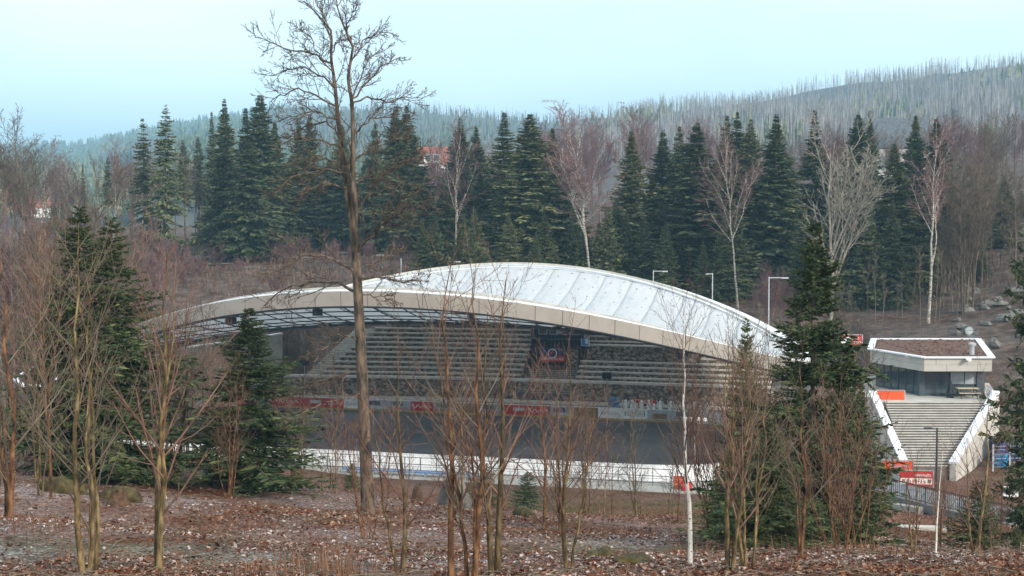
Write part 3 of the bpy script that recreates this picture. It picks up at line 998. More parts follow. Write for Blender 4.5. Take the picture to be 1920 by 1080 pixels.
for k in range(5):
    o = empty('skating_seal', L2W(17.2 + .06 * math.sin(k * 3), 15.9, .03 + .42 * k), RR + .1 * k)
    mb = MB(); n = 9
    V = []; Fq = []
    prof = [(-.62, .05, .06), (-.45, .16, .12), (-.15, .24, .19), (.2, .24, .2), (.42, .2, .22), (.55, .14, .3), (.62, .05, .33)]
    for x, rr, cz in prof:
        for i in range(n):
            a = 2 * math.pi * i / n; V.append((x, rr * math.cos(a) * 1.15, max(0.0, cz + rr * math.sin(a) * .8)))
    for j in range(len(prof) - 1):
        for i in range(n): Fq.append((j * n + i, j * n + (i + 1) % n, (j + 1) * n + (i + 1) % n, (j + 1) * n + i))
    Fq += [tuple(range(n - 1, -1, -1)), tuple((len(prof) - 1) * n + i for i in range(n))]
    meshobj('body', mk('seal_body', V, Fq, M_blue, True), o)
    mb = MB()
    for s in (-1, 1): mb.tube([(.25, s * .2, .3), (.1, s * .34, .4), (-.1, s * .36, .42)], .035, 6)
    mb.build('handle', M_bluestrip, o)
    tag(o, 'blue plastic seal shaped skating seat in the stack behind the boards' , 'skating aid', 'stack of blue skating seals')
sd = empty('rescue_sledge', L2W(19.8, 17.9, 1.13), RR)
MB().prism([(-1.0, -.3), (1.0, -.3), (1.25, 0), (1.0, .3), (-1.0, .3)], .12, .55).build('tub', M_red, sd)
for s in (-.2, .2): MB().box((0, s, .06), (2.0, .06, .12)).build('runner', M_dark, sd)
MB().box((-.1, 0, .56), (1.7, .4, .05)).build('cover', M_orange, sd)
tag(sd, 'bright red sledge parked on the path below the terraces', 'sledge')
rm = empty('red_mat', L2W(28.2, -16.9, .02), RR)
MB().box((0, 0, .45), (1.0, .3, .9)).build('pad', M_orange, rm); MB().box((.5, -.5, .3), (.7, .25, .6), .4).build('pad', M_red, rm)
tag(rm, 'pair of red safety pads at the rink corner beside the white birch stem', 'safety pad')

# light poles standing behind the roof
for px, py, D, armdx, lab in [(752, 487, 153, 0, 'thin white pole without arm beyond the highest part of the roof, beside a small spruce'),
                              (841, 489, 152, .9, 'short white lamp pole behind the crown of the roof next to a pale young spruce'),
                              (1225, 507, 147, 1.0, 'white lamp pole with one short arm behind the sloping roof edge'),
                              (1336, 512, 141, -.5, 'tall plain white lamp pole behind the roof, before the broad spruces'),
                              (1442, 519, 134, 1.2, 'white lamp pole with a long arm standing amid reddish bushes by the roof foot')]:
    p = W(px, py, D); g0 = gz(p[0], p[1]) - .1
    o = empty('lamp_pole', (p[0], p[1], g0)); h = p[2] - g0
    MB().tube([(0, 0, 0), (0, 0, h * .5), (0, 0, h)], [.075, .065, .05], 8).build('pole', M_polewhite, o)
    if armdx:
        MB().tube([(0, 0, h - .1), (armdx, -.3, h - .08)], .05, 6).build('arm', M_polewhite, o)
        MB().box((armdx * 1.25, -.36, h - .1), (abs(armdx) * .6, .28, .12)).build('lamp_head', M_polewhite, o)
    else:
        MB().lathe((0, 0, h), [(.1, 0), (.14, .06), (.05, .14)], 8).build('cap', M_galv, o)
    tag(o, lab, 'lamp pole')

# ------------------------------------------------------------------ pavilion and V shaped sitting steps at the rink end
TZ = 5.94                                     # level of the pavilion terrace
st = empty('sitting_steps', (28, 90, 0))
tag(st, 'wide fan of pale sitting steps below the glass pavilion', 'steps')
NST = 25
SB, ST = 90.0, 97.6                           # depth of the lowest and of the top step


def edge_l(y): return np.interp(y, [SB, ST], [26.9, 27.4])


def edge_r(y): return np.interp(y, [SB, ST], [29.6, 35.3])


for i in range(NST):
    y0 = SB + (ST - SB) * i / NST; y1 = y0 + (ST - SB) / NST
    z1 = 2.44 + .14 * (i + 1)
    mb = MB().prism([(edge_l(y0) - 28, y0 - 90), (edge_r(y0) - 28, y0 - 90), (edge_r(y1) - 28, y1 - 89.98), (edge_l(y1) - 28, y1 - 89.98)], z1 - 1.2, z1 - .045)
    mb.build('riser', M_riser, st)
    mb = MB().prism([(edge_l(y0) - 28, y0 - 90.05), (edge_r(y0) - 28, y0 - 90.05), (edge_r(y1) - 28, y1 - 90.06), (edge_l(y1) - 28, y1 - 90.06)], z1 - .042, z1)
    mb.build('tread', M_concrete_l, st)
for nm, fe_, lab in (('parapet', edge_r, 'long sloping parapet wall with white coping along the outer side of the sitting steps'), ('parapet', edge_l, 'sloping parapet wall with white coping between the sitting steps and the roof foot')):
    s = 1 if fe_ is edge_r else -1
    a = (fe_(SB) + s * .28, SB - .3); b = (fe_(ST) + s * .28 + s * .35, ST + .9)
    o = empty(nm, (a[0], a[1], 0))
    la = (0, 0); lb = (b[0] - a[0], b[1] - a[1])
    MB().quadbox(la, lb, .42, (.6, 1.2), (2.75, TZ + .55)).build('wall', M_concrete_l, o)
    MB().quadbox(la, lb, .56, (2.753, TZ + .553), (2.9, TZ + .70)).build('coping', M_whitecap, o)
    tag(o, lab, 'parapet')
# terrace slab and pavilion
tr = MB().prism([(27.2, ST + .02), (35.6, ST + .02), (36.4, 99), (41, 115.5), (31, 115.5), (26.2, 106)], 1.0, TZ)
tag(tr.build('pavilion_terrace', M_concrete_l), 'pale concrete terrace slab that carries the glass pavilion', 'terrace')
pv = empty('pavilion', (33, 104, TZ)); ox, oy = 33, 104
tag(pv, 'flat roofed glass pavilion with pale cladding and planted roof above the steps', 'pavilion')
RP = [(30.7, 99.0), (35.75, 99.0), (40.3, 115.0), (31.3, 115.0), (28.5, 105.6)]
rp = [(x - ox, y - oy) for x, y in RP]
ZB, ZT = 8.02 - TZ, 9.06 - TZ


def inset(poly, d):
    c = np.mean(poly, axis=0); out = []
    for p in poly:
        v = c - np.array(p); out.append(tuple(np.array(p) + v / np.linalg.norm(v) * d))
    return out


MB().prism(inset(rp, .12), ZB + .02, ZT - .25).build('roof_slab', M_concrete, pv)
MB().prism(inset(rp, .42), ZT - .247, ZT - .01).build('planted_roof', M_roofsoil, pv)
mb = MB()
for _ in range(260):
    fx, fy = rnd.uniform(0, 1), rnd.uniform(0, 1); q = (np.array(rp[0]) * (1 - fx) + np.array(rp[1]) * fx) * (1 - fy) + (np.array(rp[3]) * (1 - fx) + np.array(rp[2]) * fx) * fy
    if abs(fx - .5) < .44 and abs(fy - .5) < .46: mb.lathe((q[0] + rnd.uniform(-.6, .0) * (fx < .3), q[1], ZT - .03), [(rnd.uniform(.12, .3), 0), (rnd.uniform(.08, .2), rnd.uniform(.04, .1)), (.03, .13)], 6)
mb.build('sedum_tufts', M_roofsoil, pv)['kind'] = 'stuff'
# cladding panels, two courses, on each side of the roof edge
for i in range(5):
    a = np.array(rp[i]); b = np.array(rp[(i + 1) % 5]); L = np.linalg.norm(b - a); d = (b - a) / L
    for r_ in range(2):
        z0 = ZB + .5 * r_ + .01; z1 = z0 + .485
        cuts = [0]; w = 2.3; x = (.9 if r_ else 1.7)
        while x < L - .4: cuts.append(x); x += w
        cuts.append(L)
        for c0, c1 in zip(cuts[:-1], cuts[1:]):
            MB().quadbox(a + d * (c0 + .012), a + d * (c1 - .012), .07, z0, z1).build('cladding_panel', M_wallboard, pv)
    MB().quadbox(a - d * .1, b + d * .1, .52, ZT + .004 - .04 + .002 * i, ZT + .06 + .002 * i).build('roof_coping', M_whitecap, pv)
# glazed fronts
G = [(29.4, 107.0), (31.15, 101.0), (35.5, 101.0), (39.2, 113.8), (31.9, 113.8)]
gp = [(x - ox, y - oy) for x, y in G]
for i, npan in ((0, 6), (1, 4)):
    a = np.array(gp[i]); b = np.array(gp[i + 1]); d = (b - a) / npan
    for k in range(npan):
        MB().quadbox(a + d * (k + .04), a + d * (k + .96), .03, .12, ZB - .06).build('pane', M_glass, pv)
        MB().quadbox(a + d * (k - .035), a + d * (k + .035), .12, .0, ZB - .003).build('mullion', M_frame, pv)
    MB().quadbox(a, b, .10, .0, .1).build('sill_rail', M_frame, pv)
    MB().quadbox(a, b, .09, ZB - .09, ZB - .004).build('head_rail', M_frame, pv)
MB().box((gp[1][0], gp[1][1], ZB / 2), (.42, .42, ZB - .01)).build('corner_column', M_frame, pv)
MB().box((gp[2][0] + .1, gp[2][1], ZB / 2), (.6, .45, ZB - .012)).build('corner_column', M_frame, pv)
MB().quadbox(gp[2], gp[3], .25, 0, ZB - .006).build('side_wall', M_wallboard, pv)
MB().quadbox(gp[3], gp[4], .25, 0, ZB - .007).build('back_wall', M_wallboard, pv)
MB().quadbox(gp[4], gp[0], .25, 0, ZB - .008).build('side_wall', M_wallboard, pv)
MB().lathe((2.1, -2.6, ZT - .1), [(.3, 0), (.3, .08), (.19, .1), (.19, .75), (.3, .78), (.3, .95), (.05, 1.05)], 14).build('roof_vent', M_galv, pv)
for x, y in ((-2.9, -3.1), (.9, -5.35)):
    mb = MB().box((x, y, ZT - .1), (.34, .3, .16)); mb.box((x, y - .2, ZT - .16), (.2, .18, .12)); mb.build('camera_housing', M_white, pv)
MB().box((1.4, -3.04, 1.35), (2.2, .02, .9)).build('white_notice', M_pgrey, pv)
# picnic table on the terrace
tb = empty('picnic_table', (34.2, 99.7, TZ))
MB().box((0, 0, .74), (1.6, .7, .06)).build('table_top', M_table, tb)
for s in (-1, 1):
    MB().box((0, s * .62, .44), (1.6, .26, .05)).build('bench_seat', M_table, tb)
    MB().box((s * .6, 0, .36), (.07, 1.3, .06)).build('crossbar', M_rail, tb)
    for q in (-1, 1): MB().tube([(s * .6, q * .25, .71), (s * .6, q * .5, 0)], .035, 6).build('leg', M_rail, tb)
tag(tb, 'pale wooden picnic table on the terrace in front of the glass pavilion', 'table')
ch = empty('folded_parasol', (33.0, 99.9, TZ))
MB().tube([(0, 0, 0), (0, 0, 1.5)], .03, 6).build('pole', M_rail, ch)
MB().lathe((0, 0, .35), [(.28, 0), (.2, .3), (.12, .8), (.03, 1.1)], 10).build('cover', M_dark, ch); MB().lathe((0, 0, 0), [(.3, 0), (.3, .08)], 10).build('base', M_dark, ch)
tag(ch, 'dark folded parasol beside the picnic table', 'parasol')
rl = empty('terrace_railing', (35.3, 98.2, TZ))
for k in range(6): MB().box((.05 * k, .32 * k - .5, .5), (.04, .04, 1.0)).build('post', M_galv, rl)
for z in (.3, .65, .98): MB().quadbox((0, -.5), (.25, 1.1), .03, z, z + .04).build('rail', M_galv, rl)
tag(rl, 'short galvanised railing at the outer corner of the pavilion terrace', 'railing')


def sheet_sign(name, label, px, py, D, w, h, m, rz=0.0, cat='banner', posts=True, text=None, lower=None):
    p = W(px, py, D); g0 = gz(p[0], p[1])
    o = empty(name, (p[0], p[1], p[2]), rz)
    MB().box((0, 0, 0), (w, .05, h)).build('cloth', m, o)
    if posts:
        for s in (-1, 1): MB().box((s * (w / 2 + .04), .03, -.2), (.06, .06, h + .5)).build('post', M_galv, o)
        MB().box((0, .03, h / 2 + .05), (w + .1, .05, .05)).build('rail', M_galv, o)
    if text: text(o)
    tag(o, label, cat)
    return o


sheet_sign('banner', 'plain orange red banner on the terrace edge above the sitting steps', 1670, 742, 98.6, 2.0, .72, M_orange, rz=-.08, posts=True)
sheet_sign('banner', 'faded orange red banner hung near the foot of the sitting steps', 1683, 873, 88.5, 1.95, .62, M_orange, rz=-.15,
           text=lambda o: glyphs(-.5, .8, -.12, .08, 9, 3, y=-.034).build('lettering', M_pgrey, o))


def red2(o):
    MB().box((0, -.006, -.18), (2.0, .052, .38)).build('white_field', M_white, o)
    glyphs(-.62, .62, -.32, -.05, 7, 12, y=-.042).build('lettering', M_red, o)
    for s in (-1, 1): MB().box((s * .82, -.008, -.18), (.22, .056, .26)).build('crest', M_pbrown, o)
    glyphs(-.1, .95, .14, .3, 12, 4, y=-.034).build('lettering', M_white, o)


sheet_sign('banner', 'red banner with a white lettered field beside the black lamp post', 1718, 897, 86.0, 2.1, .95, M_red, rz=-.12, text=red2)


def red3(o):
    MB().box((-.48, -.006, -.02), (.8, .052, .72)).build('white_field', M_white, o)
    MB().prism([(-.9, -.034), (-.5, -.034), (-.9, -.0336)], .1, .34).build('red_corner', M_red, o)
    glyphs(.0, .8, .08, .26, 5, 2, y=-.034).build('lettering', M_white, o); glyphs(.0, .8, -.26, -.08, 5, 8, y=-.034).build('lettering', M_white, o)


sheet_sign('sign_board', 'red and white notice board on posts beside the pavilion roof', 1597, 638, 112, 1.75, .85, M_red, cat='sign', text=red3)
# round road sign seen over the pavilion roof
p = W(1817, 620, 122); g0 = gz(p[0], p[1]); o = empty('road_sign', (p[0], p[1], g0 - .1))
h = p[2] - g0 + .1
MB().tube([(0, 0, 0), (0, .03, h)], .05, 8).build('post', M_galv, o)
d_ = MB().lathe((0, 0, 0), [(.36, -.02), (.36, .02)], 20).build('disc', M_pgrey, o); d_.rotation_euler = (math.pi / 2, 0, 0); d_.location = (0, -.06, h)
d2 = MB().lathe((0, 0, 0), [(.24, -.01), (.24, .01)], 20).build('disc_field', M_galv, d_); d2.location = (0, 0, .02)
tag(o, 'round pale road sign on a post behind the pavilion roof', 'road sign')
# mesh fence behind the pavilion
pf = empty('mesh_fence', (*W(1650, 640, 118)[:2], 8.2))
for k in range(9):
    x = k * 1.25; MB().box((x, .1 * k, .7), (.06, .06, 1.6)).build('post', M_frame, pf)
for z in (.1, .5, .9, 1.3): MB().quadbox((0, 0), (10, .8), .025, z, z + .03).build('rail', M_frame, pf)
tag(pf, 'thin galvanised fence behind the planted pavilion roof', 'fence')
# black lamp post
p0 = W(1757, 802, 82); g0 = gz(p0[0], p0[1]); o = empty('street_lamp', (p0[0], p0[1], g0 - .1)); h = p0[2] - g0 + .1
MB().tube([(0, 0, 0), (0, 0, h * .4), (0, 0, h)], [.09, .075, .055], 8).build('pole', M_rail, o)
MB().tube([(0, 0, h - .08), (-.45, 0, h - .02)], .035, 6).build('arm', M_rail, o)
MB().box((-.55, 0, h - .03), (.5, .2, .09)).build('lamp_head', M_rail, o)
tag(o, 'slim black street lamp in front of the sitting steps', 'street lamp')
# road, bridge with bar railing
rdp = [W(1560, 905, 84), W(1700, 937, 79), W(1800, 962, 75), W(1920, 990, 70.5), W(2100, 1030, 66)]
V = []
for i, p in enumerate(rdp):
    V += [(p[0], p[1], p[2]), (p[0] + 1.2, p[1] + 4.2, p[2] + .08)]
Vb = V + [(x, y, z - .5) for x, y, z in V]
n = len(V)
Fq = [(2 * i, 2 * i + 2, 2 * i + 3, 2 * i + 1) for i in range(len(rdp) - 1)] + [(n + 2 * i + 1, n + 2 * i + 3, n + 2 * i + 2, n + 2 * i) for i in range(len(rdp) - 1)]
Fq += [(n + 2 * i, n + 2 * i + 2, 2 * i + 2, 2 * i) for i in range(len(rdp) - 1)] + [(2 * i + 1, 2 * i + 3, n + 2 * i + 3, n + 2 * i + 1) for i in range(len(rdp) - 1)]
Fq += [(0, 1, n + 1, n), (n - 2, 2 * n - 2, 2 * n - 1, n - 1)]
o = meshobj('bridge_deck', mk('bridge_deck', V and Vb, Fq, M_road)); tag(o, 'pale asphalt footway on a low concrete bridge below the sitting steps', 'bridge')
V2 = []
br = empty('bridge_railing', (rdp[0][0], rdp[0][1], rdp[0][2]))
for i in range(len(rdp) - 1):
    a = rdp[i] - rdp[0]; b = rdp[i + 1] - rdp[0]; a = a + [0, .12, 0]; b = b + [0, .12, 0]
    L = np.linalg.norm((b - a)[:2]); k = int(L / .16)
    MB().quadbox(a, b, .05, (a[2] + .98, b[2] + .98), (a[2] + 1.04, b[2] + 1.04)).build('top_rail', M_rail, br)
    MB().quadbox(a, b, .04, (a[2] + .1, b[2] + .1), (a[2] + .14, b[2] + .14)).build('bottom_rail', M_rail, br)
    for j in range(k + 1):
        q = a + (b - a) * j / max(k, 1)
        if j % 10 == 0: MB().box((q[0], q[1], q[2] + .51), (.06, .06, 1.0)).build('post', M_rail, br)
        else: MB().box((q[0], q[1], q[2] + .56), (.022, .022, .84)).build('bar', M_rail, br)
tag(br, 'dark bar railing along the edge of the low footbridge', 'railing')
MB_ = MB().quadbox(W(1640, 955, 80.4) - [0, 0, 0], W(1725, 972, 77.0), .5, (-.5, -.5), (W(1640, 938, 80.4)[2], W(1725, 945, 77.0)[2] - .2))
tag(MB_.build('bridge_wall', M_concrete), 'grey concrete abutment wall under the footbridge', 'wall')


def mound(name, label, cat, c, size, m, seed, group=None, kind=None, n=3, flat=False):
    """irregular boulder or heap"""
    import bmesh
    bm = bmesh.new(); bmesh.ops.create_icosphere(bm, subdivisions=n, radius=1)
    r2 = np.random.default_rng(seed); fr = r2.normal(size=(6, 3)) * 1.7; ph = r2.uniform(0, 6, 6)
    for v in bm.verts:
        p = np.array(v.co); f = 1 + sum(.11 * math.sin(p @ fr[i] + ph[i]) for i in range(6)) + sum(.045 * math.sin(p @ fr[i] * 4.5 + ph[i] * 2) for i in range(6))
        if flat: f = min(f, 1.0 / max(.35, max(abs(p @ a_) for a_ in (fr[0] / np.linalg.norm(fr[0]), fr[1] / np.linalg.norm(fr[1]), fr[2] / np.linalg.norm(fr[2])))) * .72)
        v.co = (p[0] * f * size[0], p[1] * f * size[1], max(-.35, p[2] * f) * size[2])
    me = bpy.data.meshes.new(name); bm.to_mesh(me); bm.free(); me.materials.append(m)
    me.polygons.foreach_set('use_smooth', [not flat] * len(me.polygons))
    o = meshobj(name, me); o.location = tuple(float(x) for x in c); o.rotation_euler = (0, 0, seed * 1.3)
    if label: tag(o, label, cat, group, kind)
    return o


p = W(1705, 996, 64); tag(MB().box((p[0], p[1], gz(p[0], p[1]) + .05), (3.4, .45, .3), -.12).build('stone_kerb', M_concrete_l), 'low pale stone kerb in the bank below the footbridge', 'kerb')
# barrel, gate, small box sign, guide post on the right bank
p = W(1876, 874, 93); z0 = gz(p[0], p[1])
o = empty('rain_barrel', (p[0], p[1], z0 - .02))
MB().lathe((0, 0, 0), [(.42, 0), (.47, .1), (.5, .45), (.47, .85), (.42, .95)], 18).build('barrel', M_blue, o)
for z in (.25, .6): MB().lathe((0, 0, z), [(.49, 0), (.53, .03), (.49, .06)], 18).build('hoop', M_bluestrip, o)
MB().lathe((0, 0, .953), [(.43, 0), (.43, .05), (.1, .08)], 18).build('lid', M_navy, o)
tag(o, 'blue plastic barrel behind the outer parapet of the sitting steps', 'barrel')
ga = empty('mesh_gate', (p[0] - .9, p[1] - 1.0, z0))
for x in (0, 1.2, 2.3): MB().box((x, .1 * x, .8), (.1, .1, 1.9)).build('post', M_galv, ga)
for z in (.15, .45, .75, 1.05, 1.35, 1.6): MB().quadbox((0, 0), (2.3, .23), .02, z, z + .025).build('wire', M_galv, ga)
tag(ga, 'grey wire gate with thick posts beside the blue barrel', 'gate')
ct = empty('storage_container', (p[0] + 1.1, p[1] + 1.8, z0 + .1), .2)
MB().box((0, 0, .8), (2.0, 1.4, 1.6)).build('wall', M_navy, ct)
MB().box((0, 0, 1.66), (2.1, 1.5, .1)).build('roof', M_frame, ct)
for k in range(6): MB().box((-.8 + .32 * k, -.72, .8), (.05, .05, 1.5)).build('rib', M_navy, ct)
tag(ct, 'dark blue storage box behind the wire gate', 'container')
sgp = W(1896, 922, 74); z0 = gz(sgp[0], sgp[1])
o = empty('direction_sign', (sgp[0] + .45, sgp[1], z0 - .1))
hh = sgp[2] - z0 + .5
MB().tube([(0, 0, 0), (0, 0, hh)], .05, 8).build('post', M_rail, o)
for k in range(3): MB().box((-.5, -.06, hh - .15 - .21 * k), (.85, .03, .17)).build('arm', M_white if k != 1 else M_pgrey, o)
tag(o, 'white three armed direction sign on a dark post beside the footway', 'sign')

# second pavilion, half hidden by the thicket at the other end
lp = [W(28, 713, 94), W(62, 688, 102.6), W(128, 689, 102.3), W(98, 726, 90.5), W(45, 725, 90.5)]
lc = np.mean(lp, axis=0); kz = gz(lc[0], lc[1]) - .3
o = empty('kiosk', (lc[0], lc[1], kz)); zt = 8.0 - kz
pl = [(q[0] - lc[0], q[1] - lc[1]) for q in lp][::-1]
MB().prism(pl, zt - .9, zt - .1).build('roof_edge', M_frame, o)
MB().prism(inset(pl, .5), zt - .097, zt - .03).build('planted_roof', M_roofsoil, o)
for i in range(5): MB().quadbox(pl[i], pl[(i + 1) % 5], .3, zt - .098 + .002 * i, zt + .05 + .002 * i).build('roof_coping', M_whitecap, o)
MB().prism(inset(pl, 1.0), 0, zt - .903).build('wall', M_dark, o)
for i in range(5):
    a, b = np.array(inset(pl, .98)[i]), np.array(inset(pl, .98)[(i + 1) % 5])
    for k in range(3): MB().quadbox(a + (b - a) * (k / 3 + .02), a + (b - a) * (k / 3 + .31), .05, zt - 3.2, zt - .95).build('pane', M_glass, o)
tag(o, 'small dark flat roofed kiosk with white roof edge hidden behind the bare thicket', 'kiosk')
p = W(55, 764, 84); o = empty('parked_cart', (p[0], p[1], gz(p[0], p[1]) - .05), .3)
MB().prism([(-.9, -.45), (.9, -.45), (.9, .45), (-.9, .45)], .35, [.8, .9, .9, .8]).build('body', M_orange, o)
MB().box((-.3, 0, .96), (.8, .7, .12)).build('cover', M_white, o)
for x in (-.55, .55):
    for y in (-.47, .47):
        w_ = MB().lathe((0, 0, 0), [(.22, -.06), (.22, .06)], 12).build('wheel', M_dark, o); w_.rotation_euler = (math.pi / 2, 0, 0); w_.location = (x, y, .22)
tag(o, 'small orange cart with white cover in the thicket beside the kiosk', 'cart')


# ------------------------------------------------------------------ houses in the trees
def house(label, c, w, d, h, rh, rz, mw, mr, dormer=None, chimney=None):
    o = empty('house', (c[0], c[1], c[2]), rz)
    MB().box((0, 0, h / 2), (w, d, h)).build('wall', mw, o)
    e = .4
    mb = MB(); V = [(-w / 2 - e, -d / 2 - e, h - .2), (w / 2 + e, -d / 2 - e, h - .2), (w / 2 + e, d / 2 + e, h - .2), (-w / 2 - e, d / 2 + e, h - .2), (-w / 2 - e, 0, h + rh), (w / 2 + e, 0, h + rh)]
    mb.V = V; mb.F = [(0, 1, 5, 4), (2, 3, 4, 5), (1, 2, 5), (3, 0, 4), (3, 2, 1, 0)]
    rf = mb.build('roof', mr, o)
    nw = max(2, int(w / 2.6))
    for fl_ in range(max(1, int(h / 2.8))):
        for k in range(nw):
            x = -w / 2 + w * (k + .5) / nw
            f = MB().box((x, -d / 2 - .02, 1.5 + 2.7 * fl_), (1.1, .1, 1.4)).build('window', M_white, o)
            MB().box((x, -d / 2 - .06, 1.5 + 2.7 * fl_), (.9, .06, 1.2)).build('pane', M_glass, f)
    if dormer:
        x, dw, dh = dormer
        dm = MB().box((x, -d / 2 + 1.0, h + dh / 2), (dw, 2.6, dh)).build('dormer', M_plaster, o)
        MB().box((x, -d / 2 + .9, h + dh + .08), (dw + .5, 3.0, .16)).build('dormer_roof', mr, o)
        for s in (-.25, .25): MB().box((x + s * dw, -d / 2 - .33, h + dh * .5), (dw * .3, .08, dh * .55)).build('pane', M_glass, dm)
    if chimney: MB().box((chimney, .6, h + rh + .3), (.9, .7, 2.2)).build('chimney', M_slate if mr is M_slate else M_tile, rf)
    tag(o, label, 'house')
    return o


p = W(800, 330, 330); house('white house with red tiled roof and dormer between the spruces', (p[0] - 2, p[1], p[2] - 3), 14, 9, 6, 4.2, .1, M_plaster, M_tile, dormer=(3.2, 4.0, 2.4))
p = W(1672, 283, 250); house('house with steep dark slate roof and square chimney behind the spruces', (p[0], p[1], p[2] - 5), 13, 9, 5.5, 5.6, .12, M_plaster, M_slate, chimney=-3.9)
p = W(1573, 330, 255); house('tan walled house with a small roof behind the pale bare tree', (p[0], p[1], p[2] - 5), 6, 6, 8.0, 2.2, .5, M_plaster_t, M_tile, chimney=.5)
p = W(75, 390, 420); house('tiny white house far down the valley beside the bare trees', (p[0], p[1], p[2] - 3), 6, 5, 3.2, 2.6, .4, M_plaster, M_tile)

# ------------------------------------------------------------------ trees: generators
def unit(v): return v / (np.linalg.norm(v, axis=-1, keepdims=True) + 1e-9)


def poly_at(P, Rr, t):
    """P (n,k,3), t (n,m) in 0..1 -> points, tangents, radii (n,m,..)"""
    k = P.shape[1]
    s = np.clip(t, 0, .999) * (k - 1); i = s.astype(int); f = (s - i)[..., None]
    n = np.arange(len(P))[:, None]
    a = P[n, i]; b = P[n, i + 1]
    return a + (b - a) * f, unit(b - a), Rr[n, i] * (1 - f[..., 0]) + Rr[n, i + 1] * f[..., 0]


def grow(P, Rr, m, t0, t1, ang, length, k, up, wob, rg, rfac=.6, rmin=.004, taper=.25, lenvar=.35, tip=0.45):
    """m side shoots on each polyline. ang = (mean, spread) to the parent, length = fraction of parent length (tapering to the tip)"""
    n = len(P)
    plen = np.linalg.norm(np.diff(P, axis=1), axis=2).sum(1)
    t = t0 + (t1 - t0) * (np.arange(m)[None] + rg.uniform(0, 1, (n, m))) / m
    B, T, r = poly_at(P, Rr, t)
    a = ang[0] + ang[1] * rg.normal(size=(n, m))
    az = rg.uniform(0, 6.28, (n, 1)) + np.arange(m)[None] * 2.4 + rg.normal(size=(n, m)) * .5
    ref = np.where(np.abs(T[..., 2:3]) > .85, np.array([1., 0, 0]), np.array([0, 0, 1.]))
    X = unit(np.cross(T, ref)); Y = np.cross(T, X)
    D = unit(T * np.cos(a)[..., None] + (X * np.cos(az)[..., None] + Y * np.sin(az)[..., None]) * np.sin(a)[..., None])
    L = plen[:, None] * length * (1 - (1 - tip) * t) * (1 + lenvar * rg.uniform(-1, 1, (n, m)))
    pts = [B]; d = D; seg = (L / (k - 1))[..., None]
    for j in range(k - 1):
        pts.append(pts[-1] + d * seg)
        d = unit(d + np.array([0, 0, up]) / (k - 1) + rg.normal(size=d.shape) * wob)
    C = np.stack(pts, 2).reshape(n * m, k, 3)
    r0 = np.maximum(r * rfac, rmin).reshape(-1)
    CR = r0[:, None] * np.linspace(1, taper, k)[None]
    CR = np.maximum(CR, rmin * .6)
    return C, CR


def stem(base, top, k, wob, rg, r0, r1, lean=None):
    base = np.array(base, float); top = np.array(top, float)
    f = np.linspace(0, 1, k)[:, None]
    P = base + (top - base) * f
    w = np.cumsum(rg.normal(size=(k, 3)) * wob, axis=0); w -= w[0]; w[:, 2] *= .2
    P = P + w * np.sin(f * math.pi / 2)
    return P, r0 + (r1 - r0) * f[:, 0] ** .85


def tree_root(name, trunk_me, crown_me, loc, rz, s, label, cat, group=None):
    o = empty(name, loc, rz, s)
    meshobj('trunk', trunk_me, o)
    if crown_me is not None: meshobj('crown', crown_me, o)
    return tag(o, label, cat, group)


# --- saplings: several stems from one root, steep ascending whips (unit height 1 scaled later => metres built directly)
def sapling(seed, H, nstem, spread, m1, m2, mbark, mtwig, rbase, up=.4, l1=.4, ang=.5, fine=.0052, m3=0, t0=.22):
    rg = np.random.default_rng(seed)
    SP = []; SR = []
    for i in range(nstem):
        a = rg.uniform(0, 6.28); q = spread * rg.uniform(.5, 1) * H * (1 if nstem > 1 else .25)
        h = H * (1 if i == 0 else rg.uniform(.6, .95))
        b = (math.cos(a) * .05 * nstem ** .5, math.sin(a) * .05 * nstem ** .5, -.3)
        P, r = stem(b, (math.cos(a) * q, math.sin(a) * q, h), 12, H * .011, rg, rbase * (1 if i == 0 else rg.uniform(.55, .9)), .006)
        out = np.array([math.cos(a), math.sin(a), 0]) * q * .25 * np.sin(np.linspace(0, math.pi, 12))[:, None]
        SP.append(P + out); SR.append(r)
    SP = np.array(SP); SR = np.array(SR)
    C1, R1 = grow(SP, SR, m1, t0, .97, (ang, .13), l1, 6, up, .05, rg, rfac=.5, rmin=fine * 1.5)
    C2, R2 = grow(C1, R1, m2, .2, .95, (.6, .18), .42, 4, .25, .08, rg, rfac=.55, rmin=fine)
    tr = [tubes(SP, SR, 6)]; cr = [tubes(C1, R1, 4), tubes(C2, R2, 3)]
    if m3:
        C3, R3 = grow(C2, R2, m3, .25, .95, (.6, .2), .5, 3, .1, .1, rg, rfac=.6, rmin=fine * .8)
        cr.append(tubes(C3, R3, 3))
    V, Q = joinq(tr); a = fastmesh('sapling_trunk', V, Q, mbark, True)
    V, Q = joinq(cr); b = fastmesh('sapling_crown', V, Q, mtwig)
    return a, b


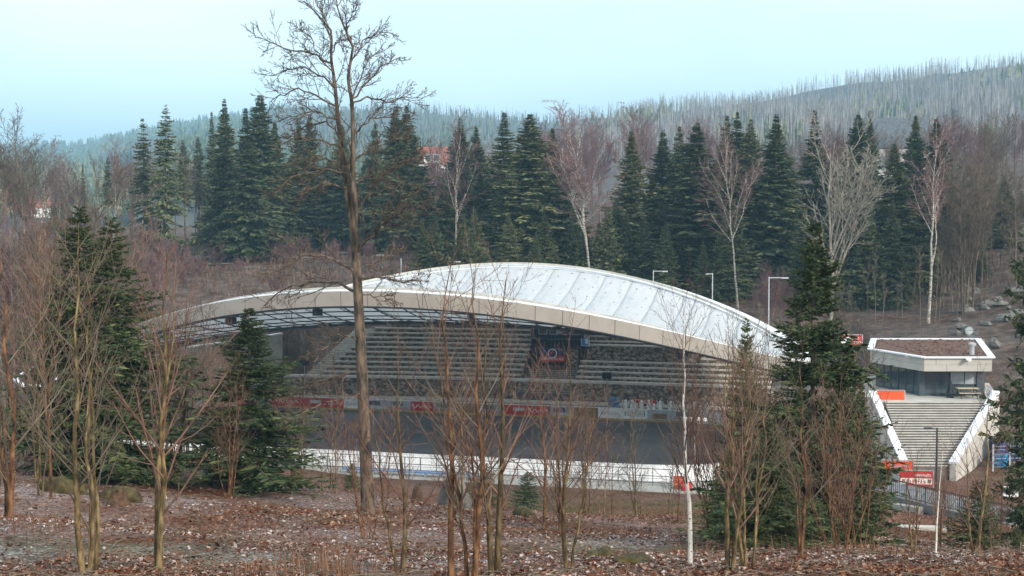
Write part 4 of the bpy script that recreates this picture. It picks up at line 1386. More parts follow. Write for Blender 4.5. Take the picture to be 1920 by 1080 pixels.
# --- tall bare trees for the background (built about H metres tall)
def bare_tree(seed, H, fork, mbark, mtwig, rbase, m1=16, m2=9, m3=7, crown=.45, ang=.55, up=.5, weep=0.0, fine=.028, l1=.42):
    rg = np.random.default_rng(seed)
    SP = []; SR = []
    P, r = stem((0, 0, -.6), (rg.normal() * .5, rg.normal() * .5, H), 14, H * .007, rg, rbase, .03)
    SP.append(P); SR.append(r)
    for _ in range(fork):
        i = rg.integers(4, 7); a = rg.uniform(0, 6.28)
        Q_, q = stem(P[i], P[i] + [math.cos(a) * H * .16, math.sin(a) * H * .16, H * rg.uniform(.42, .55)], 14, H * .006, rg, r[i] * .8, .03)
        SP.append(Q_); SR.append(q)
    SP = np.array(SP); SR = np.array(SR)
    C1, R1 = grow(SP, SR, m1, crown, .98, (ang, .16), l1, 7, up, .07, rg, rfac=.5, rmin=fine * 1.6)
    C2, R2 = grow(C1, R1, m2, .15, .97, (.65, .2), .42, 5, .2 - weep, .1, rg, rfac=.5, rmin=fine)
    C3, R3 = grow(C2, R2, m3, .15, .97, (.6, .25), .5, 3, .1 - weep * 1.6, .12, rg, rfac=.6, rmin=fine * .75)
    V, Q = joinq([tubes(SP, SR, 7), tubes(C1, R1, 4)]); a = fastmesh('bare_trunk', V, Q, mbark, True)
    V, Q = joinq([tubes(C2, R2, 3), tubes(C3, R3, 3)]); b = fastmesh('bare_crown', V, Q, mtwig)
    return a, b


def sprays(P, Rr, m, t0, rg, lw, ll, droop, mat_cross=True, tip=.35):
    """needle sprays along branch polylines: narrow kite faces hanging off both sides"""
    n = len(P)
    plen = np.linalg.norm(np.diff(P, axis=1), axis=2).sum(1)
    t = t0 + (1 - t0) * (np.arange(m)[None] + rg.uniform(0, 1, (n, m))) / m
    B, T, _ = poly_at(P, Rr, t)
    side = np.where((np.arange(m)[None] % 2 == 0), 1., -1.) * np.ones((n, 1))
    Sd = unit(np.cross(T, np.array([0, 0, 1.])))
    D = unit(T * .75 + Sd * side[..., None] * rg.uniform(.5, 1.1, (n, m, 1)) + np.array([0, 0, 1.]) * (-droop + .25 * rg.normal(size=(n, m, 1))))
    L = (ll[0] * np.minimum(1, .35 + plen[:, None] * .5) + ll[1] * plen[:, None] * (1 - (1 - tip) * t)) * rg.uniform(.6, 1.25, (n, m))
    out = []
    for tw in (0, 1):
        N = unit(np.cross(D, np.array([0, 0, 1.]) + .5 * rg.normal(size=D.shape)))
        if tw: N = unit(np.cross(D, N))
        w = (lw * L * rg.uniform(.7, 1.3, (n, m)))[..., None]
        L3 = L[..., None]
        v = np.stack([B, B + D * L3 * .45 + N * w, B + D * L3, B + D * L3 * .45 - N * w], 2).reshape(-1, 3)
        q = np.arange(len(v)).reshape(-1, 4)
        out.append((v, q))
        if not mat_cross: break
    return out


def spruce(seed, H, Wd, nb, m, mneedle, low=.04, droop=.35, lw=.16, ll=(.12, .22), gap=.0, power=.85, sub=0, rbase=None, mtrunk=None, tilt=.35):
    rg = np.random.default_rng(seed)
    P, r = stem((0, 0, -.5), (0, 0, H), 12, H * .0015, rg, rbase or H * .011, .012)
    P1 = P[None]; r1 = r[None]
    f = low + (1 - low) * (np.sort(rg.uniform(0, 1, nb)) ** .92)
    az = np.arange(nb) * 2.399 + rg.normal(size=nb) * .35
    L = Wd / 2 * (1 - f) ** power * rg.uniform(.5, 1.2, nb) * (1 + .16 * np.sin(f * H * 2.6 + az)) + .10
    L *= np.where(f < low + .12, .8, 1)
    k = 6; s = np.linspace(0, 1, k)
    zc = (tilt * (f - .55))[:, None] * s[None] - droop * (1 - f * .5)[:, None] * s[None] ** 1.4 + .22 * s[None] ** 3.2
    B = np.empty((nb, k, 3))
    B[..., 0] = np.cos(az)[:, None] * L[:, None] * s; B[..., 1] = np.sin(az)[:, None] * L[:, None] * s
    B[..., 2] = (f * H)[:, None] + zc * L[:, None] * 1.1
    B[..., :2] += rg.normal(size=(nb, k, 2)) * .03 * L[:, None, None]
    br = np.maximum(.012, L * .011)[:, None] * np.linspace(1, .25, k)[None]
    if gap:
        keep = rg.uniform(0, 1, nb) > gap * (1 - f); B = B[keep]; br = br[keep]
    parts = sprays(B, br, m, .08, rg, lw, ll, droop * .8)
    if sub:
        C, CR = grow(B, br, sub, .25, .95, (.8, .15), .4, 4, -.25, .06, rg, rfac=.5, rmin=.004)
        parts += sprays(C, CR, max(6, m // 2), .05, rg, lw, (ll[0] * .8, ll[1]), droop * .6)
    # leader shoot
    V, Q = joinq(parts); b = fastmesh('spruce_crown', V, Q, mneedle)
    V, Q = joinq([tubes(P1, r1, 8), tubes(B, br, 3)]); a = fastmesh('spruce_trunk', V, Q, mtrunk or M_bark, True)
    return a, b


SPR = [spruce(100 + i, 25, w * 1.12, int(nb * 1.75), 22, M_needle, lw=.2, ll=(.3, .24), low=lo, droop=dr, gap=gp, power=pw)
       for i, (w, nb, lo, dr, gp, pw) in enumerate([(8.8, 330, .03, .38, 0, 1.1), (9.9, 360, .02, .45, .1, 1.0), (8.0, 300, .05, .3, .2, 1.05), (11., 380, .03, .42, .1, .95), (7.4, 280, .06, .5, .15, 1.2), (9.4, 340, .02, .34, .2, .95), (8.4, 300, .08, .6, .3, 1.0), (9.8, 330, .04, .25, .25, 1.15), (7.8, 320, .15, .5, .35, .85)])]
SPR_OPEN = [spruce(140 + i, 25, 7.6, 240, 20, M_needle, lw=.2, ll=(.3, .24), low=lo, droop=.55, gap=.35, power=.75) for i, lo in enumerate((.12, .2, .42))]
SPR_YOUNG = [spruce(160 + i, 10, 5.6, 260, 20, M_needle, lw=.2, ll=(.16, .26), low=.01, droop=.15, power=1.0, tilt=.5) for i in range(2)]


def place_top(kind, name, px, pytop, D, Hm, label, cat, group, rz=None, sx=None, dz=0.0):
    """stand a tree D metres ahead so that its top meets the pixel; height from the ground there"""
    p = W(px, pytop, D); g0 = gz(p[0], p[1])
    h = max(p[2] - g0, 2.0); s = h / Hm
    o = tree_root(name, kind[0], kind[1], (p[0], p[1], g0 + dz), rnd.uniform(0, 6.28) if rz is None else rz, s, label, cat, group)
    if sx: o.scale = (s * sx * rnd.uniform(.92, 1.08), s * sx * rnd.uniform(.92, 1.08), s)
    o.rotation_euler[0] = rnd.uniform(-.025, .025); o.rotation_euler[1] = rnd.uniform(-.025, .025)
    return o


def wfix(px_w, D, h, nominal_w, Hm=25):
    """sideways scale so that the crown is px_w photograph pixels wide"""
    return (px_w * D / F) / (nominal_w * h / Hm)


NOMW = [8.2, 9.5, 7.4, 10.5, 6.6, 8.6, 8.4, 9.0, 7.2]
SPL = [(425, 185, 84, 190), (460, 203, 80, 184), (487, 178, 92, 196), (516, 228, 66, 202), (560, 226, 74, 210), (582, 215, 60, 216), (642, 232, 80, 204),
       (702, 232, 70, 206), (742, 198, 86, 190), (766, 200, 92, 193), (857, 222, 72, 226), (895, 236, 84, 232), (945, 211, 104, 210), (990, 214, 132, 190), (1042, 240, 90, 194),
       (1187, 245, 108, 174), (1245, 243, 92, 192), (1270, 236, 80, 186), (1305, 231, 150, 170), (1364, 216, 84, 190), (1380, 210, 76, 195), (1406, 224, 80, 192), (1452, 214, 120, 168),
       (1525, 206, 92, 182), (1616, 215, 84, 180), (1632, 222, 62, 186), (1686, 268, 112, 160), (1722, 215, 74, 186), (1762, 220, 104, 181), (1560, 300, 96, 175), (1480, 290, 90, 178), (1590, 330, 90, 165), (1650, 330, 80, 172),
       (900, 320, 96, 205), (940, 330, 90, 186), (835, 345, 80, 190), (700, 300, 86, 200), (620, 300, 80, 205), (545, 300, 90, 205), (660, 330, 84, 215), (590, 330, 80, 225), (730, 310, 90, 220),
       (1225, 330, 80, 176), (1420, 320, 84, 172), (1345, 300, 100, 176), (1800, 400, 90, 168), (1880, 330, 90, 190), (1780, 330, 80, 200), (1840, 470, 70, 160)]
SPLAB = {487: 'dense spruce with the highest tip in the group behind the old forked tree', 742: 'tall spruce with a slim tip beside the red roofed house, one of two', 766: 'broad spruce hugging the gable of the red roofed house',
         857: 'dark spruce tip directly behind the reddish birch by the red roofed house', 945: 'tall spruce with rounded top beyond the crown of the roof', 990: 'very broad full spruce straight behind the crown of the roof',
         1187: 'single conical spruce standing between two gaps of reddish birches', 1305: 'widest spruce of the forest edge, behind the sloping side of the roof', 1452: 'broad tall spruce between the violet birch and the pale bare tree',
         1525: 'spruce with drooping shoulders right behind the pale bare tree', 1686: 'lighter conical spruce in front of the slate roofed house', 1762: 'bushy spruce top beside the slate roofed house, next to the forked birch'}
for i, (px, py, w, D) in enumerate(SPL):
    if px > 780: D = 153 + max(0, D - 160) * .55
    k = (i * 4 + i // 9) % 9; p = W(px, py, D); h = p[2] - gz(p[0], p[1])
    place_top(SPR[k], 'spruce_tree', px, py, D, 25, SPLAB.get(px, 'dense dark green spruce in the forest edge behind the arena roof'), 'spruce', None if px in SPLAB else 'spruces of the forest edge', sx=np.clip(wfix(w, D, h, NOMW[k]) * 1.6, .8, 2.3))
for i, (px, py, w, D, v) in enumerate([(303, 195, 88, 178, 1), (270, 222, 74, 184, 0)]):
    place_top(SPR_OPEN[v], 'spruce_tree', px, py, D, 25, ['tall open crowned spruce, the higher of the leading pair by the clearing', 'tall open crowned spruce, the lower of the leading pair by the clearing'][i], 'spruce', None, sx=[1.2, 1.15][i])
for i, (px, py, w, D) in enumerate([(345, 262, 46, 205), (372, 256, 46, 212), (200, 292, 50, 240), (217, 290, 40, 245), (155, 308, 40, 250), (102, 316, 46, 260), (400, 210, 50, 215), (120, 330, 60, 280)]):
    place_top(SPR_OPEN[2] if i < 4 else SPR[4], 'spruce_tree', px, py, D, 25, 'slender spruce with a bare lower stem standing beyond the clearing', 'spruce', 'slender spruces beyond the clearing')
# younger spruces along the back of the roof
for i, (px, py, D, lab) in enumerate([(1097, 408, 163, None), (1165, 418, 158, None), (865, 444, 166, 'small pale yellowish green spruce just behind the crown of the roof'), (790, 460, 166, None), (1058, 372, 172, None), (1340, 402, 162, None), (1038, 345, 176, None), (1420, 430, 160, None),
                                      (1255, 400, 166, None), (835, 400, 178, None), (910, 420, 178, None), (975, 400, 174, None), (1540, 430, 160, None), (1600, 470, 156, None), (1650, 450, 158, None), (1710, 430, 160, None), (735, 500, 160, None)]):
    place_top(SPR_YOUNG[i % 2], 'young_spruce', px, py, D, 10, lab or 'young green spruce growing below the tall forest edge', 'spruce', None if lab else 'young spruces behind the roof', sx=1.0)

r7 = random.Random(4)
for i in range(40):
    px = 790 + 960 * (i + r7.uniform(0, 1)) / 40; D = r7.uniform(151, 160) - max(0, px - 1200) * .012
    py = r7.uniform(370, 478)
    place_top(SPR_YOUNG[i % 2] if i % 3 else SPR[(i * 5) % 9], 'spruce_tree', px, py, D, 10 if i % 3 else 25, 'half grown spruce filling the foot of the forest edge behind the roof', 'spruce', 'half grown spruces at the forest foot', sx=1.05 if i % 3 else 1.5)
for i in range(26):
    px = 1770 + 200 * (i + r7.uniform(0, 1)) / 26; D = r7.uniform(150, 200); py = r7.uniform(360, 500)
    place_top(SPR[(i * 5) % 9], 'spruce_tree', px, py, D, 25, 'dark spruce standing in the shade of the bare woods above the rocky bank', 'spruce', 'dark spruces above the rocky bank', sx=1.25)
for i in range(22):
    px = 380 + 420 * (i + r7.uniform(0, 1)) / 22; D = r7.uniform(205, 235); py = r7.uniform(300, 390)
    place_top(SPR[(i * 5) % 9], 'spruce_tree', px, py, D, 25, 'spruce in the second row of the wood beyond the clearing', 'spruce', 'second row spruces beyond the clearing', sx=1.25)

# --- bare broadleaf trees of the background
BT_birch = [bare_tree(200 + i, 20, f, M_birch, M_twig_birch, .17, m1=16, m2=10, m3=8, crown=.42, ang=.42, up=.35, weep=.35) for i, f in enumerate((0, 1, 2))]
BT_grey = [bare_tree(220 + i, 20, 2, M_twig_grey, M_twig_grey, .22, m1=15, m2=9, m3=8, crown=.3, ang=.6, up=.6) for i in range(3)]
BT_red = [bare_tree(240 + i, 20, 1 + i % 2, M_twig_birch, M_twig_birch, .2, m1=18, m2=10, m3=8, crown=.28, ang=.5, up=.6) for i in range(3)]
BT_pole = [bare_tree(260 + i, 20, i, M_twig_grey, M_twig_grey, .11, m1=10, m2=6, m3=5, crown=.5, ang=.4, up=.6, l1=.25) for i in range(2)]
M_birch_young = mat('birch_bark_young', (0.16, 0.12, 0.09), (0.74, 0.69, 0.61), scale=5, stretch=(1, 1, 2.2), lo=.33, hi=.44)
M_pale = mat('pale_bark', (0.17, 0.145, 0.115), (0.38, 0.335, 0.275), scale=1.5)
BT_pale = bare_tree(280, 20, 3, M_pale, M_pale, .24, m1=14, m2=8, m3=4, crown=.28, ang=.5, up=.7, fine=.03, l1=.5)
BT_fork = bare_tree(286, 20, 1, M_birch, M_twig_birch, .2, m1=15, m2=9, m3=8, crown=.5, ang=.38, up=.3, weep=.4, l1=.32)

for kind, px, py, D, lab, cat, sx in [
    (BT_pale, 1560, 285, 138, 'pale grey bare tree with a wide fan of branches beside the tallest green spruce tip', 'tree', 1.25),
    (BT_fork, 1745, 272, 136, 'white stemmed birch forking low, in front of the broad spruces above the pavilion', 'birch', 1.15),
    (BT_birch[0], 850, 268, 158, 'reddish bare birch with one white stem beside the red roofed house', 'birch', 1.3),
    (BT_birch[2], 1112, 240, 152, 'tall reddish birch with several white stems in the gap between the spruces', 'birch', 1.3),
    (BT_birch[1], 1387, 280, 147, 'drooping violet brown birch squeezed between two dark spruces', 'birch', 1.0),
    (BT_grey[0], 20, 250, 168, 'large spreading bare tree at the edge of the valley thicket', 'tree', 1.2),
    (BT_grey[1], 58, 300, 160, 'bare many branched tree leaning over the thicket by the valley', 'tree', 1.0),
    (BT_pole[1], 185, 300, 196, 'bare birch with a bright forked trunk at the far side of the clearing', 'birch', 1.6),
    (BT_pole[0], 345, 300, 188, 'slim pale twin stemmed tree beside the leading pair of spruces', 'tree', 1.6),
    (BT_pole[0], 1808, 330, 138, 'tall grey bare stem with few limbs rising above the pavilion', 'tree', 1.8)]:
    place_top(kind, 'bare_tree', px, py, D, 20, lab, cat, None, sx=None if sx == 1 else sx * (W(px, py, D)[2] - gz(*W(px, py, D)[:2])) / 20)
for o in [x for x in bpy.data.objects if x.name.startswith('bare_tree')]:
    s = o.scale[2]; o.scale = (min(o.scale[0], s * 1.35), min(o.scale[1], s * 1.35), s)
r3 = random.Random(5)
for i in range(34):                                     # reddish woods behind the spruces
    px = r3.uniform(1010, 1330) if i < 20 else r3.uniform(800, 960)
    D = r3.uniform(215, 290)
    py = np.interp(px, [800, 960, 1060, 1180, 1280, 1330], [285, 275, 228, 225, 228, 225]) + r3.uniform(0, 45)
    place_top(BT_red[i % 3] if i % 4 else BT_birch[i % 3], 'bare_tree', px, py, D, 20, 'reddish brown bare tree in the wood behind the spruces', 'tree', 'reddish bare trees behind the spruces')
for i in range(105):                                     # purple grey woods on the right hand slope
    px = r3.uniform(1320, 1960); D = r3.uniform(200, 330)
    py = np.interp(px, [1320, 1500, 1700, 1960], [250, 250, 235, 205]) + r3.uniform(0, 60)
    place_top([BT_grey[i % 3], BT_red[i % 3]][i % 2], 'bare_tree', px, py, D, 20, 'grey brown bare tree in the wood on the slope below the ridge', 'tree', 'bare woods below the ridge')
for i in range(46):                                     # bank above the pavilion
    px = r3.uniform(1770, 1960); D = r3.uniform(138, 185); py = r3.uniform(300, 470)
    place_top(BT_grey[i % 3] if i % 3 else BT_pole[i % 2], 'bare_tree', px, py, D, 20, 'bare grey tree on the rocky bank above the pavilion', 'tree', 'bare trees on the rocky bank')
for i in range(26):                                     # thin poles right behind the pavilion
    px = r3.uniform(1560, 1850); D = r3.uniform(128, 150); py = r3.uniform(455, 560)
    place_top(BT_pole[i % 2], 'bare_tree', px, py, D, 20, 'thin pale young stem on the bank behind the pavilion', 'tree', 'thin young stems behind the pavilion', sx=None)
for i in range(34):                                     # valley edge
    px = r3.uniform(-40, 420); D = r3.uniform(185, 290); py = r3.uniform(285, 340) if px > 90 else r3.uniform(270, 330)
    place_top([BT_grey[i % 3], BT_pole[i % 2], BT_birch[i % 3]][i % 3], 'bare_tree', px, py, D, 20, 'bare grey tree along the far edge of the clearing', 'tree', 'bare trees at the far edge of the clearing')
for i in range(22):                                     # brush behind the roof and in the valley
    px = r3.uniform(-30, 300); D = r3.uniform(120, 165); py = r3.uniform(400, 520)
    place_top(BT_red[i % 3] if i % 2 else BT_grey[i % 3], 'bare_tree', px, py, D, 20, 'low reddish brown bare tree in the hollow before the clearing', 'tree', 'low bare trees before the clearing')
for i in range(10):
    px = r3.uniform(1405, 1520); D = r3.uniform(138, 150); py = r3.uniform(488, 560)
    place_top(BT_red[i % 3], 'bare_tree', px, py, D, 20, 'low reddish bush tree around the long armed lamp pole by the roof foot', 'tree', 'reddish bush trees by the roof foot')

# --- the big bare tree in front of the arena
BD = 38.0
rg = np.random.default_rng(77)


def bigpts(lst, dep, D=BD):
    n = len(lst); return np.array([W(x, y, D + dep * (i / (n - 1)) ** 1.2) for i, (x, y) in enumerate(lst)])


def resample(P, k):
    s = np.concatenate([[0], np.cumsum(np.linalg.norm(np.diff(P, axis=0), axis=1))]); t = np.linspace(0, s[-1], k)
    return np.stack([np.interp(t, s, P[:, i]) for i in range(3)], 1)


trunk_px = [(690, 990), (689, 930), (685, 840), (681, 740), (676, 640), (671, 545), (667, 470), (664, 425)]
stemL = [(664, 440), (656, 400), (649, 340), (641, 285), (635, 233), (627, 150), (620, 107), (623, 60), (600, 33), (584, 14), (568, 2)]
stemR = [(664, 432), (665, 385), (661, 333), (662, 250), (660, 190), (652, 150), (657, 117), (662, 87), (647, 55), (634, 22), (630, -6)]
TP = resample(bigpts(trunk_px, 0), 24); TR = np.interp(np.linspace(0, 1, 24), [0, .06, .2, .6, 1], [.26, .205, .185, .15, .12])
LP = resample(bigpts(stemL, .8), 24); LR = np.interp(np.linspace(0, 1, 24), [0, .3, .7, 1], [.095, .072, .042, .016])
RP_ = resample(bigpts(stemR, -.9), 24); RR_ = np.interp(np.linspace(0, 1, 24), [0, .3, .7, 1], [.10, .072, .04, .015])
limbs = [([(620, 118), (590, 100), (560, 94), (540, 94), (515, 80), (478, 72)], .05), ([(627, 165), (600, 140), (570, 125), (540, 131), (505, 142)], .045),
         ([(632, 200), (590, 180), (560, 166), (525, 178), (506, 196)], .05), ([(634, 222), (600, 211), (560, 212), (525, 228)], .042),
         ([(640, 275), (600, 262), (560, 258), (520, 275)], .05), ([(647, 325), (600, 318), (545, 333), (512, 366)], .05), ([(650, 352), (608, 342), (572, 353), (557, 384)], .045),
         ([(668, 510), (636, 492), (577, 476), (535, 494), (500, 516)], .06), ([(668, 548), (636, 531), (591, 527), (535, 540), (490, 576)], .07),
         ([(679, 522), (710, 517), (744, 530), (780, 522), (806, 526)], .05), ([(678, 552), (716, 558), (750, 568)], .03), ([(674, 508), (716, 486), (756, 466)], .04),
         ([(668, 470), (691, 450), (716, 411), (744, 378), (790, 352)], .05), ([(669, 480), (702, 433), (735, 405), (774, 386), (802, 376)], .05), ([(666, 400), (690, 360), (720, 325), (760, 300), (800, 292)], .045),
         ([(663, 252), (693, 223), (727, 218), (765, 232)], .045), ([(661, 192), (693, 184), (727, 191), (760, 182), (795, 184)], .045), ([(661, 185), (687, 157), (713, 127), (750, 106)], .045),
         ([(659, 112), (680, 80), (707, 57), (737, 64)], .035), ([(658, 82), (648, 45), (662, 22), (668, -5)], .03), ([(660, 200), (672, 150), (690, 110), (720, 95)], .035),
         ([(622, 70), (607, 40), (606, 10), (600, -10)], .03), ([(622, 100), (640, 70), (668, 88)], .03), ([(640, 260), (612, 230), (575, 235), (548, 250)], .04),
         ([(662, 300), (700, 280), (735, 262), (770, 255)], .04), ([(680, 640), (650, 630), (610, 650), (585, 680)], .04), ([(682, 700), (640, 705), (590, 715), (520, 760)], .045), ([(683, 740), (655, 745), (600, 758), (540, 790)], .03),
         ([(645, 330), (622, 300), (590, 290), (560, 298)], .035), ([(662, 345), (690, 332), (726, 340)], .035), ([(627, 140), (606, 118), (585, 72), (560, 55)], .03)]
LPs = []; LRs = []
for lst, r0 in limbs:
    L_ = math.dist(lst[0], lst[-1]) * BD / F
    P = resample(bigpts(lst, rg.uniform(-.9, .9) * L_), 12); P[1:] += rg.normal(size=(11, 3)) * .03
    LPs.append(P); LRs.append(np.linspace(r0 * .68, .011, 12))
LPs = np.array(LPs); LRs = np.array(LRs)
SPs = np.stack([LP, RP_]); SRs = np.stack([LR, RR_])
c1, q1 = grow(LPs, LRs, 13, .15, 1, (.7, .2), .42, 7, .45, .11, rg, rfac=.5, rmin=.010)
c1b, q1b = grow(SPs, SRs, 18, .2, 1, (.6, .2), .17, 7, .4, .1, rg, rfac=.3, rmin=.012)
c1 = np.concatenate([c1, c1b]); q1 = np.concatenate([q1, q1b])
c2, q2 = grow(c1, q1, 6, .15, 1, (.65, .22), .46, 4, .25, .13, rg, rfac=.6, rmin=.0085)
c3, q3 = grow(c2, q2, 4, .25, 1, (.65, .25), .5, 3, .2, .14, rg, rfac=.7, rmin=.0072)
off = W(690, 966, BD); off[2] = gz(off[0], off[1])
V, Q = joinq([tubes(TP[None], TR[None], 12), tubes(SPs, SRs, 8)]); tm = fastmesh('trunk', V - off, Q, M_bark_old, True)
bt = empty('bare_tree', off); meshobj('trunk', tm, bt)
for P, r_ in zip(LPs, LRs):
    V, Q = tubes(P[None], r_[None], 6); meshobj('limb', fastmesh('limb', V - off, Q, M_bark_old, True), bt)
V, Q = joinq([tubes(c1, q1, 4), tubes(c2, q2, 3), tubes(c3, q3, 3)]); cm = fastmesh('crown', V - off, Q, M_bark_old); meshobj('crown', cm, bt)
hv = MB(); 
hp = W(692, 840, BD - .2) - off; hv.lathe((0, 0, 0), [(.09, 0), (.1, .02), (.05, .04)], 10); ho = hv.build('knot_hole', M_dark, bt); ho.location = (hp[0], hp[1], hp[2]); ho.rotation_euler = (math.pi / 2, 0, .25); ho.scale = (.8, 1.9, 1)
tag(bt, 'tall old bare tree with forked trunk rising against the sky before the arena', 'tree')

# --- foreground spruces
NS_A = spruce(301, 9, 5.2, 330, 26, M_needle_near, low=.02, droop=.22, gap=.3, lw=.16, ll=(.14, .16), sub=6, power=1.0, tilt=.45)
NS_B = spruce(302, 8, 4.4, 260, 24, M_needle_near, low=.03, droop=.3, lw=.16, ll=(.14, .16), sub=5, power=.95, gap=.2, tilt=.45)
NS_C = spruce(303, 3, 2.4, 150, 24, M_needle_near, low=.02, droop=.1, lw=.16, ll=(.09, .14), sub=4, power=.9, tilt=.5)


def place_base(kind, name, px, pyb, pyt, D, Hm, label, cat, group=None, w=1.0, rz=None):
    b = W(px, pyb, D); g0 = gz(b[0], b[1]); t = W(px, pyt, D); h = max(t[2] - g0, .5); s = h / Hm
    o = tree_root(name, kind[0], kind[1], (b[0], b[1], g0), rnd.uniform(0, 6.28) if rz is None else rz, s, label, cat, group)
    o.scale = (s * w, s * w, s)
    return o


place_base(NS_A, 'spruce_tree', 470, 905, 578, 43, 9, 'bushy dark spruce on the slope in front of the roof foot and stone stairs', 'spruce', w=1.9)
place_base(NS_B, 'spruce_tree', 155, 830, 388, 42, 8, 'narrow spruce behind the twiggy thicket, the one with the higher tip', 'spruce', w=1.35)
place_base(NS_B, 'spruce_tree', 214, 830, 408, 43, 8, 'narrow spruce behind the twiggy thicket, the one with the lower tip', 'spruce', w=1.5)
place_base(NS_A, 'spruce_tree', 1522, 1050, 415, 32, 9, 'tall ragged spruce wrapped in bare brown shrubs beside the pavilion', 'spruce', w=1.15)
place_base(NS_B, 'spruce_tree', 1396, 1010, 598, 42, 8, 'slim spruce tip rising in front of the descending roof edge', 'spruce', w=.75)
place_base(NS_A, 'spruce_tree', 1440, 1060, 790, 27, 9, 'low dark bushy spruce at the foot of the ragged tall spruce', 'spruce', w=2.1)
place_base(NS_A, 'spruce_tree', 1360, 1050, 850, 30, 9, 'short wide spruce behind the straight brown stems by the birch sapling', 'spruce', w=1.5)
place_base(NS_A, 'spruce_tree', 1585, 1050, 640, 36, 9, 'second ragged spruce leaning out of the brown shrubs towards the pavilion', 'spruce', w=.9)
place_base(NS_A, 'spruce_tree', 1612, 1000, 720, 46, 9, 'leafy looking spruce hidden inside the brown shrubs next to the red banners', 'spruce', w=.8)
place_base(NS_C, 'spruce_tree', 1832, 1075, 900, 33, 3, 'small spruce under a grey sapling beside the footbridge', 'spruce', w=1.25)
place_base(NS_A, 'spruce_tree', 1948, 1050, 250, 46, 9, 'large dark spruce reaching in beside the three armed direction sign', 'spruce', w=.55)
place_base(NS_C, 'spruce_tree', 1905, 1085, 985, 26, 3, 'tiny dark spruce on the bank below the direction sign', 'spruce', w=.9)
place_base(NS_A, 'spruce_tree', 95, 830, 700, 58, 9, 'low dark spruce bush under the thicket beside the kiosk', 'spruce', w=2.2)
place_base(NS_C, 'spruce_tree', 660, 930, 868, 52, 3, 'small spruce bush just behind the trunk of the old forked tree', 'spruce', w=1.1)
place_base(NS_C, 'spruce_tree', 910, 925, 868, 80, 3, 'knee high spruce by the steel fence, in front of the blue bench end', 'spruce', w=1.2)
place_base(NS_C, 'spruce_tree', 990, 930, 884, 80, 3, 'low wide spruce seedling in front of the blue bench', 'spruce', w=1.6)

# --- foreground saplings
SA = [sapling(400 + i, 6, ns, sp, m1, m2, [M_sapling, M_sapling2][i % 2], M_twig if i % 3 else M_twig_grey, rb, m3=m3, ang=an)
      for i, (ns, sp, m1, m2, rb, m3, an) in enumerate([(3, .05, 12, 5, .075, 2, .6), (2, .04, 15, 5, .085, 2, .55), (1, .04, 19, 6, .075, 2, .65), (4, .08, 11, 5, .065, 2, .6), (5, .14, 9, 5, .05, 2, .7), (2, .1, 14, 6, .08, 2, .75)])]
ST_ = [sapling(470 + i, 6, ns, sp, m1, m2, [M_sapling2, M_sapling][i % 2], M_twig_grey if i % 3 == 0 else M_twig, rb, m3=2, ang=an, fine=.009, l1=.42)
       for i, (ns, sp, m1, m2, rb, an) in enumerate([(2, .08, 12, 5, .042, .6), (1, .06, 16, 5, .05, .65), (3, .1, 10, 5, .036, .7), (1, .12, 14, 5, .046, .8)])]
SH = [sapling(430 + i, 5, 11, .26, 7, 4, M_sapling, M_twig, .03, m3=1, ang=.5, up=.45, fine=.006) for i in range(2)]
SBIRCH = [sapling(450 + i, 8, 1, .02, 26, 6, M_birch_young, M_twig, .085, m3=3, ang=.5, fine=.0048, t0=.3) for i in range(2)]
BUSH = [sapling(490 + i, 5, 9, .3, 8, 5, M_twig_birch, M_twig_birch, .05, m3=3, ang=.6, fine=.03) for i in range(2)]
FG = [  # px, base y, top y, depth, kind, label
    (165, 1060, 420, 18.6, SA[3], 'clump of olive brown stems at the lower end of the frosted slope'),
    (294, 1062, 470, 18.6, SA[1], 'twin stemmed reddish sapling on the frosty ground beside the olive clump'),
    (335, 900, 560, 46, SA[5], 'crooked old bush with a twisted trunk in the middle of the thicket'),
    (748, 1078, 640, 18.4, SA[5], 'olive sapling with wide forked branches just before the old forked tree'),
    (842, 1085, 500, 18.2, SA[2], 'slim reddish sapling beside the straight olive stem'),
    (880, 1088, 505, 18.0, SA[0], 'straight olive yellow stem rising past the roof edge'),
    (925, 1085, 525, 18.4, SA[1], 'pair of leaning brown stems next to the straight olive stem'),
    (1068, 1065, 640, 20, SA[5], 'brown sapling with branches reaching over the mossy hummock'),
    (1022, 985, 690, 33, SA[2], 'thin grey stem behind the brown sapling, standing alone'),
    (1050, 990, 700, 34, SA[0], 'thin double stem behind the brown sapling'),
    (1292, 1095, 560, 20, SBIRCH[0], 'white barked birch sapling standing before the rink corner'),
    (1368, 1095, 640, 19, SA[1], 'straight brown stems right beside the white birch sapling'),
    (1402, 1092, 620, 19.4, SA[3], 'dense clump of brown stems before the low bushy spruce'),
    (1497, 1080, 660, 22, SA[0], 'single tall brown stem in front of the ragged spruce'),
    (1575, 1078, 720, 25, SH[0], 'huge many stemmed brown shrub fanning out in front of the ragged spruce'),
    (1612, 1060, 720, 30, SH[1], 'many stemmed brown shrub beside the red banners'),
    (1752, 1100, 820, 22, SBIRCH[1], 'thin crooked birch sapling in front of the black street lamp'),
    (1712, 1095, 840, 22, SA[1], 'thin reddish whips before the footbridge railing'),
    (1830, 1085, 730, 24, SA[5], 'grey green sapling growing over the small spruce'),
    (560, 890, 700, 56, SA[4], 'low dark twiggy tree beside the bushy spruce'),
    (12, 985, 430, 26, SA[0], 'tall brown stems at the open end of the thicket'),
    (88, 895, 440, 42, SA[1], 'dark twin stems rising before the kiosk'),
    (430, 920, 680, 40, SA[4], 'yellow green spreading bush in front of the bushy spruce'),
    (690, 1000, 720, 30, SA[4], 'thin brush growing round the foot of the old forked tree'),
]
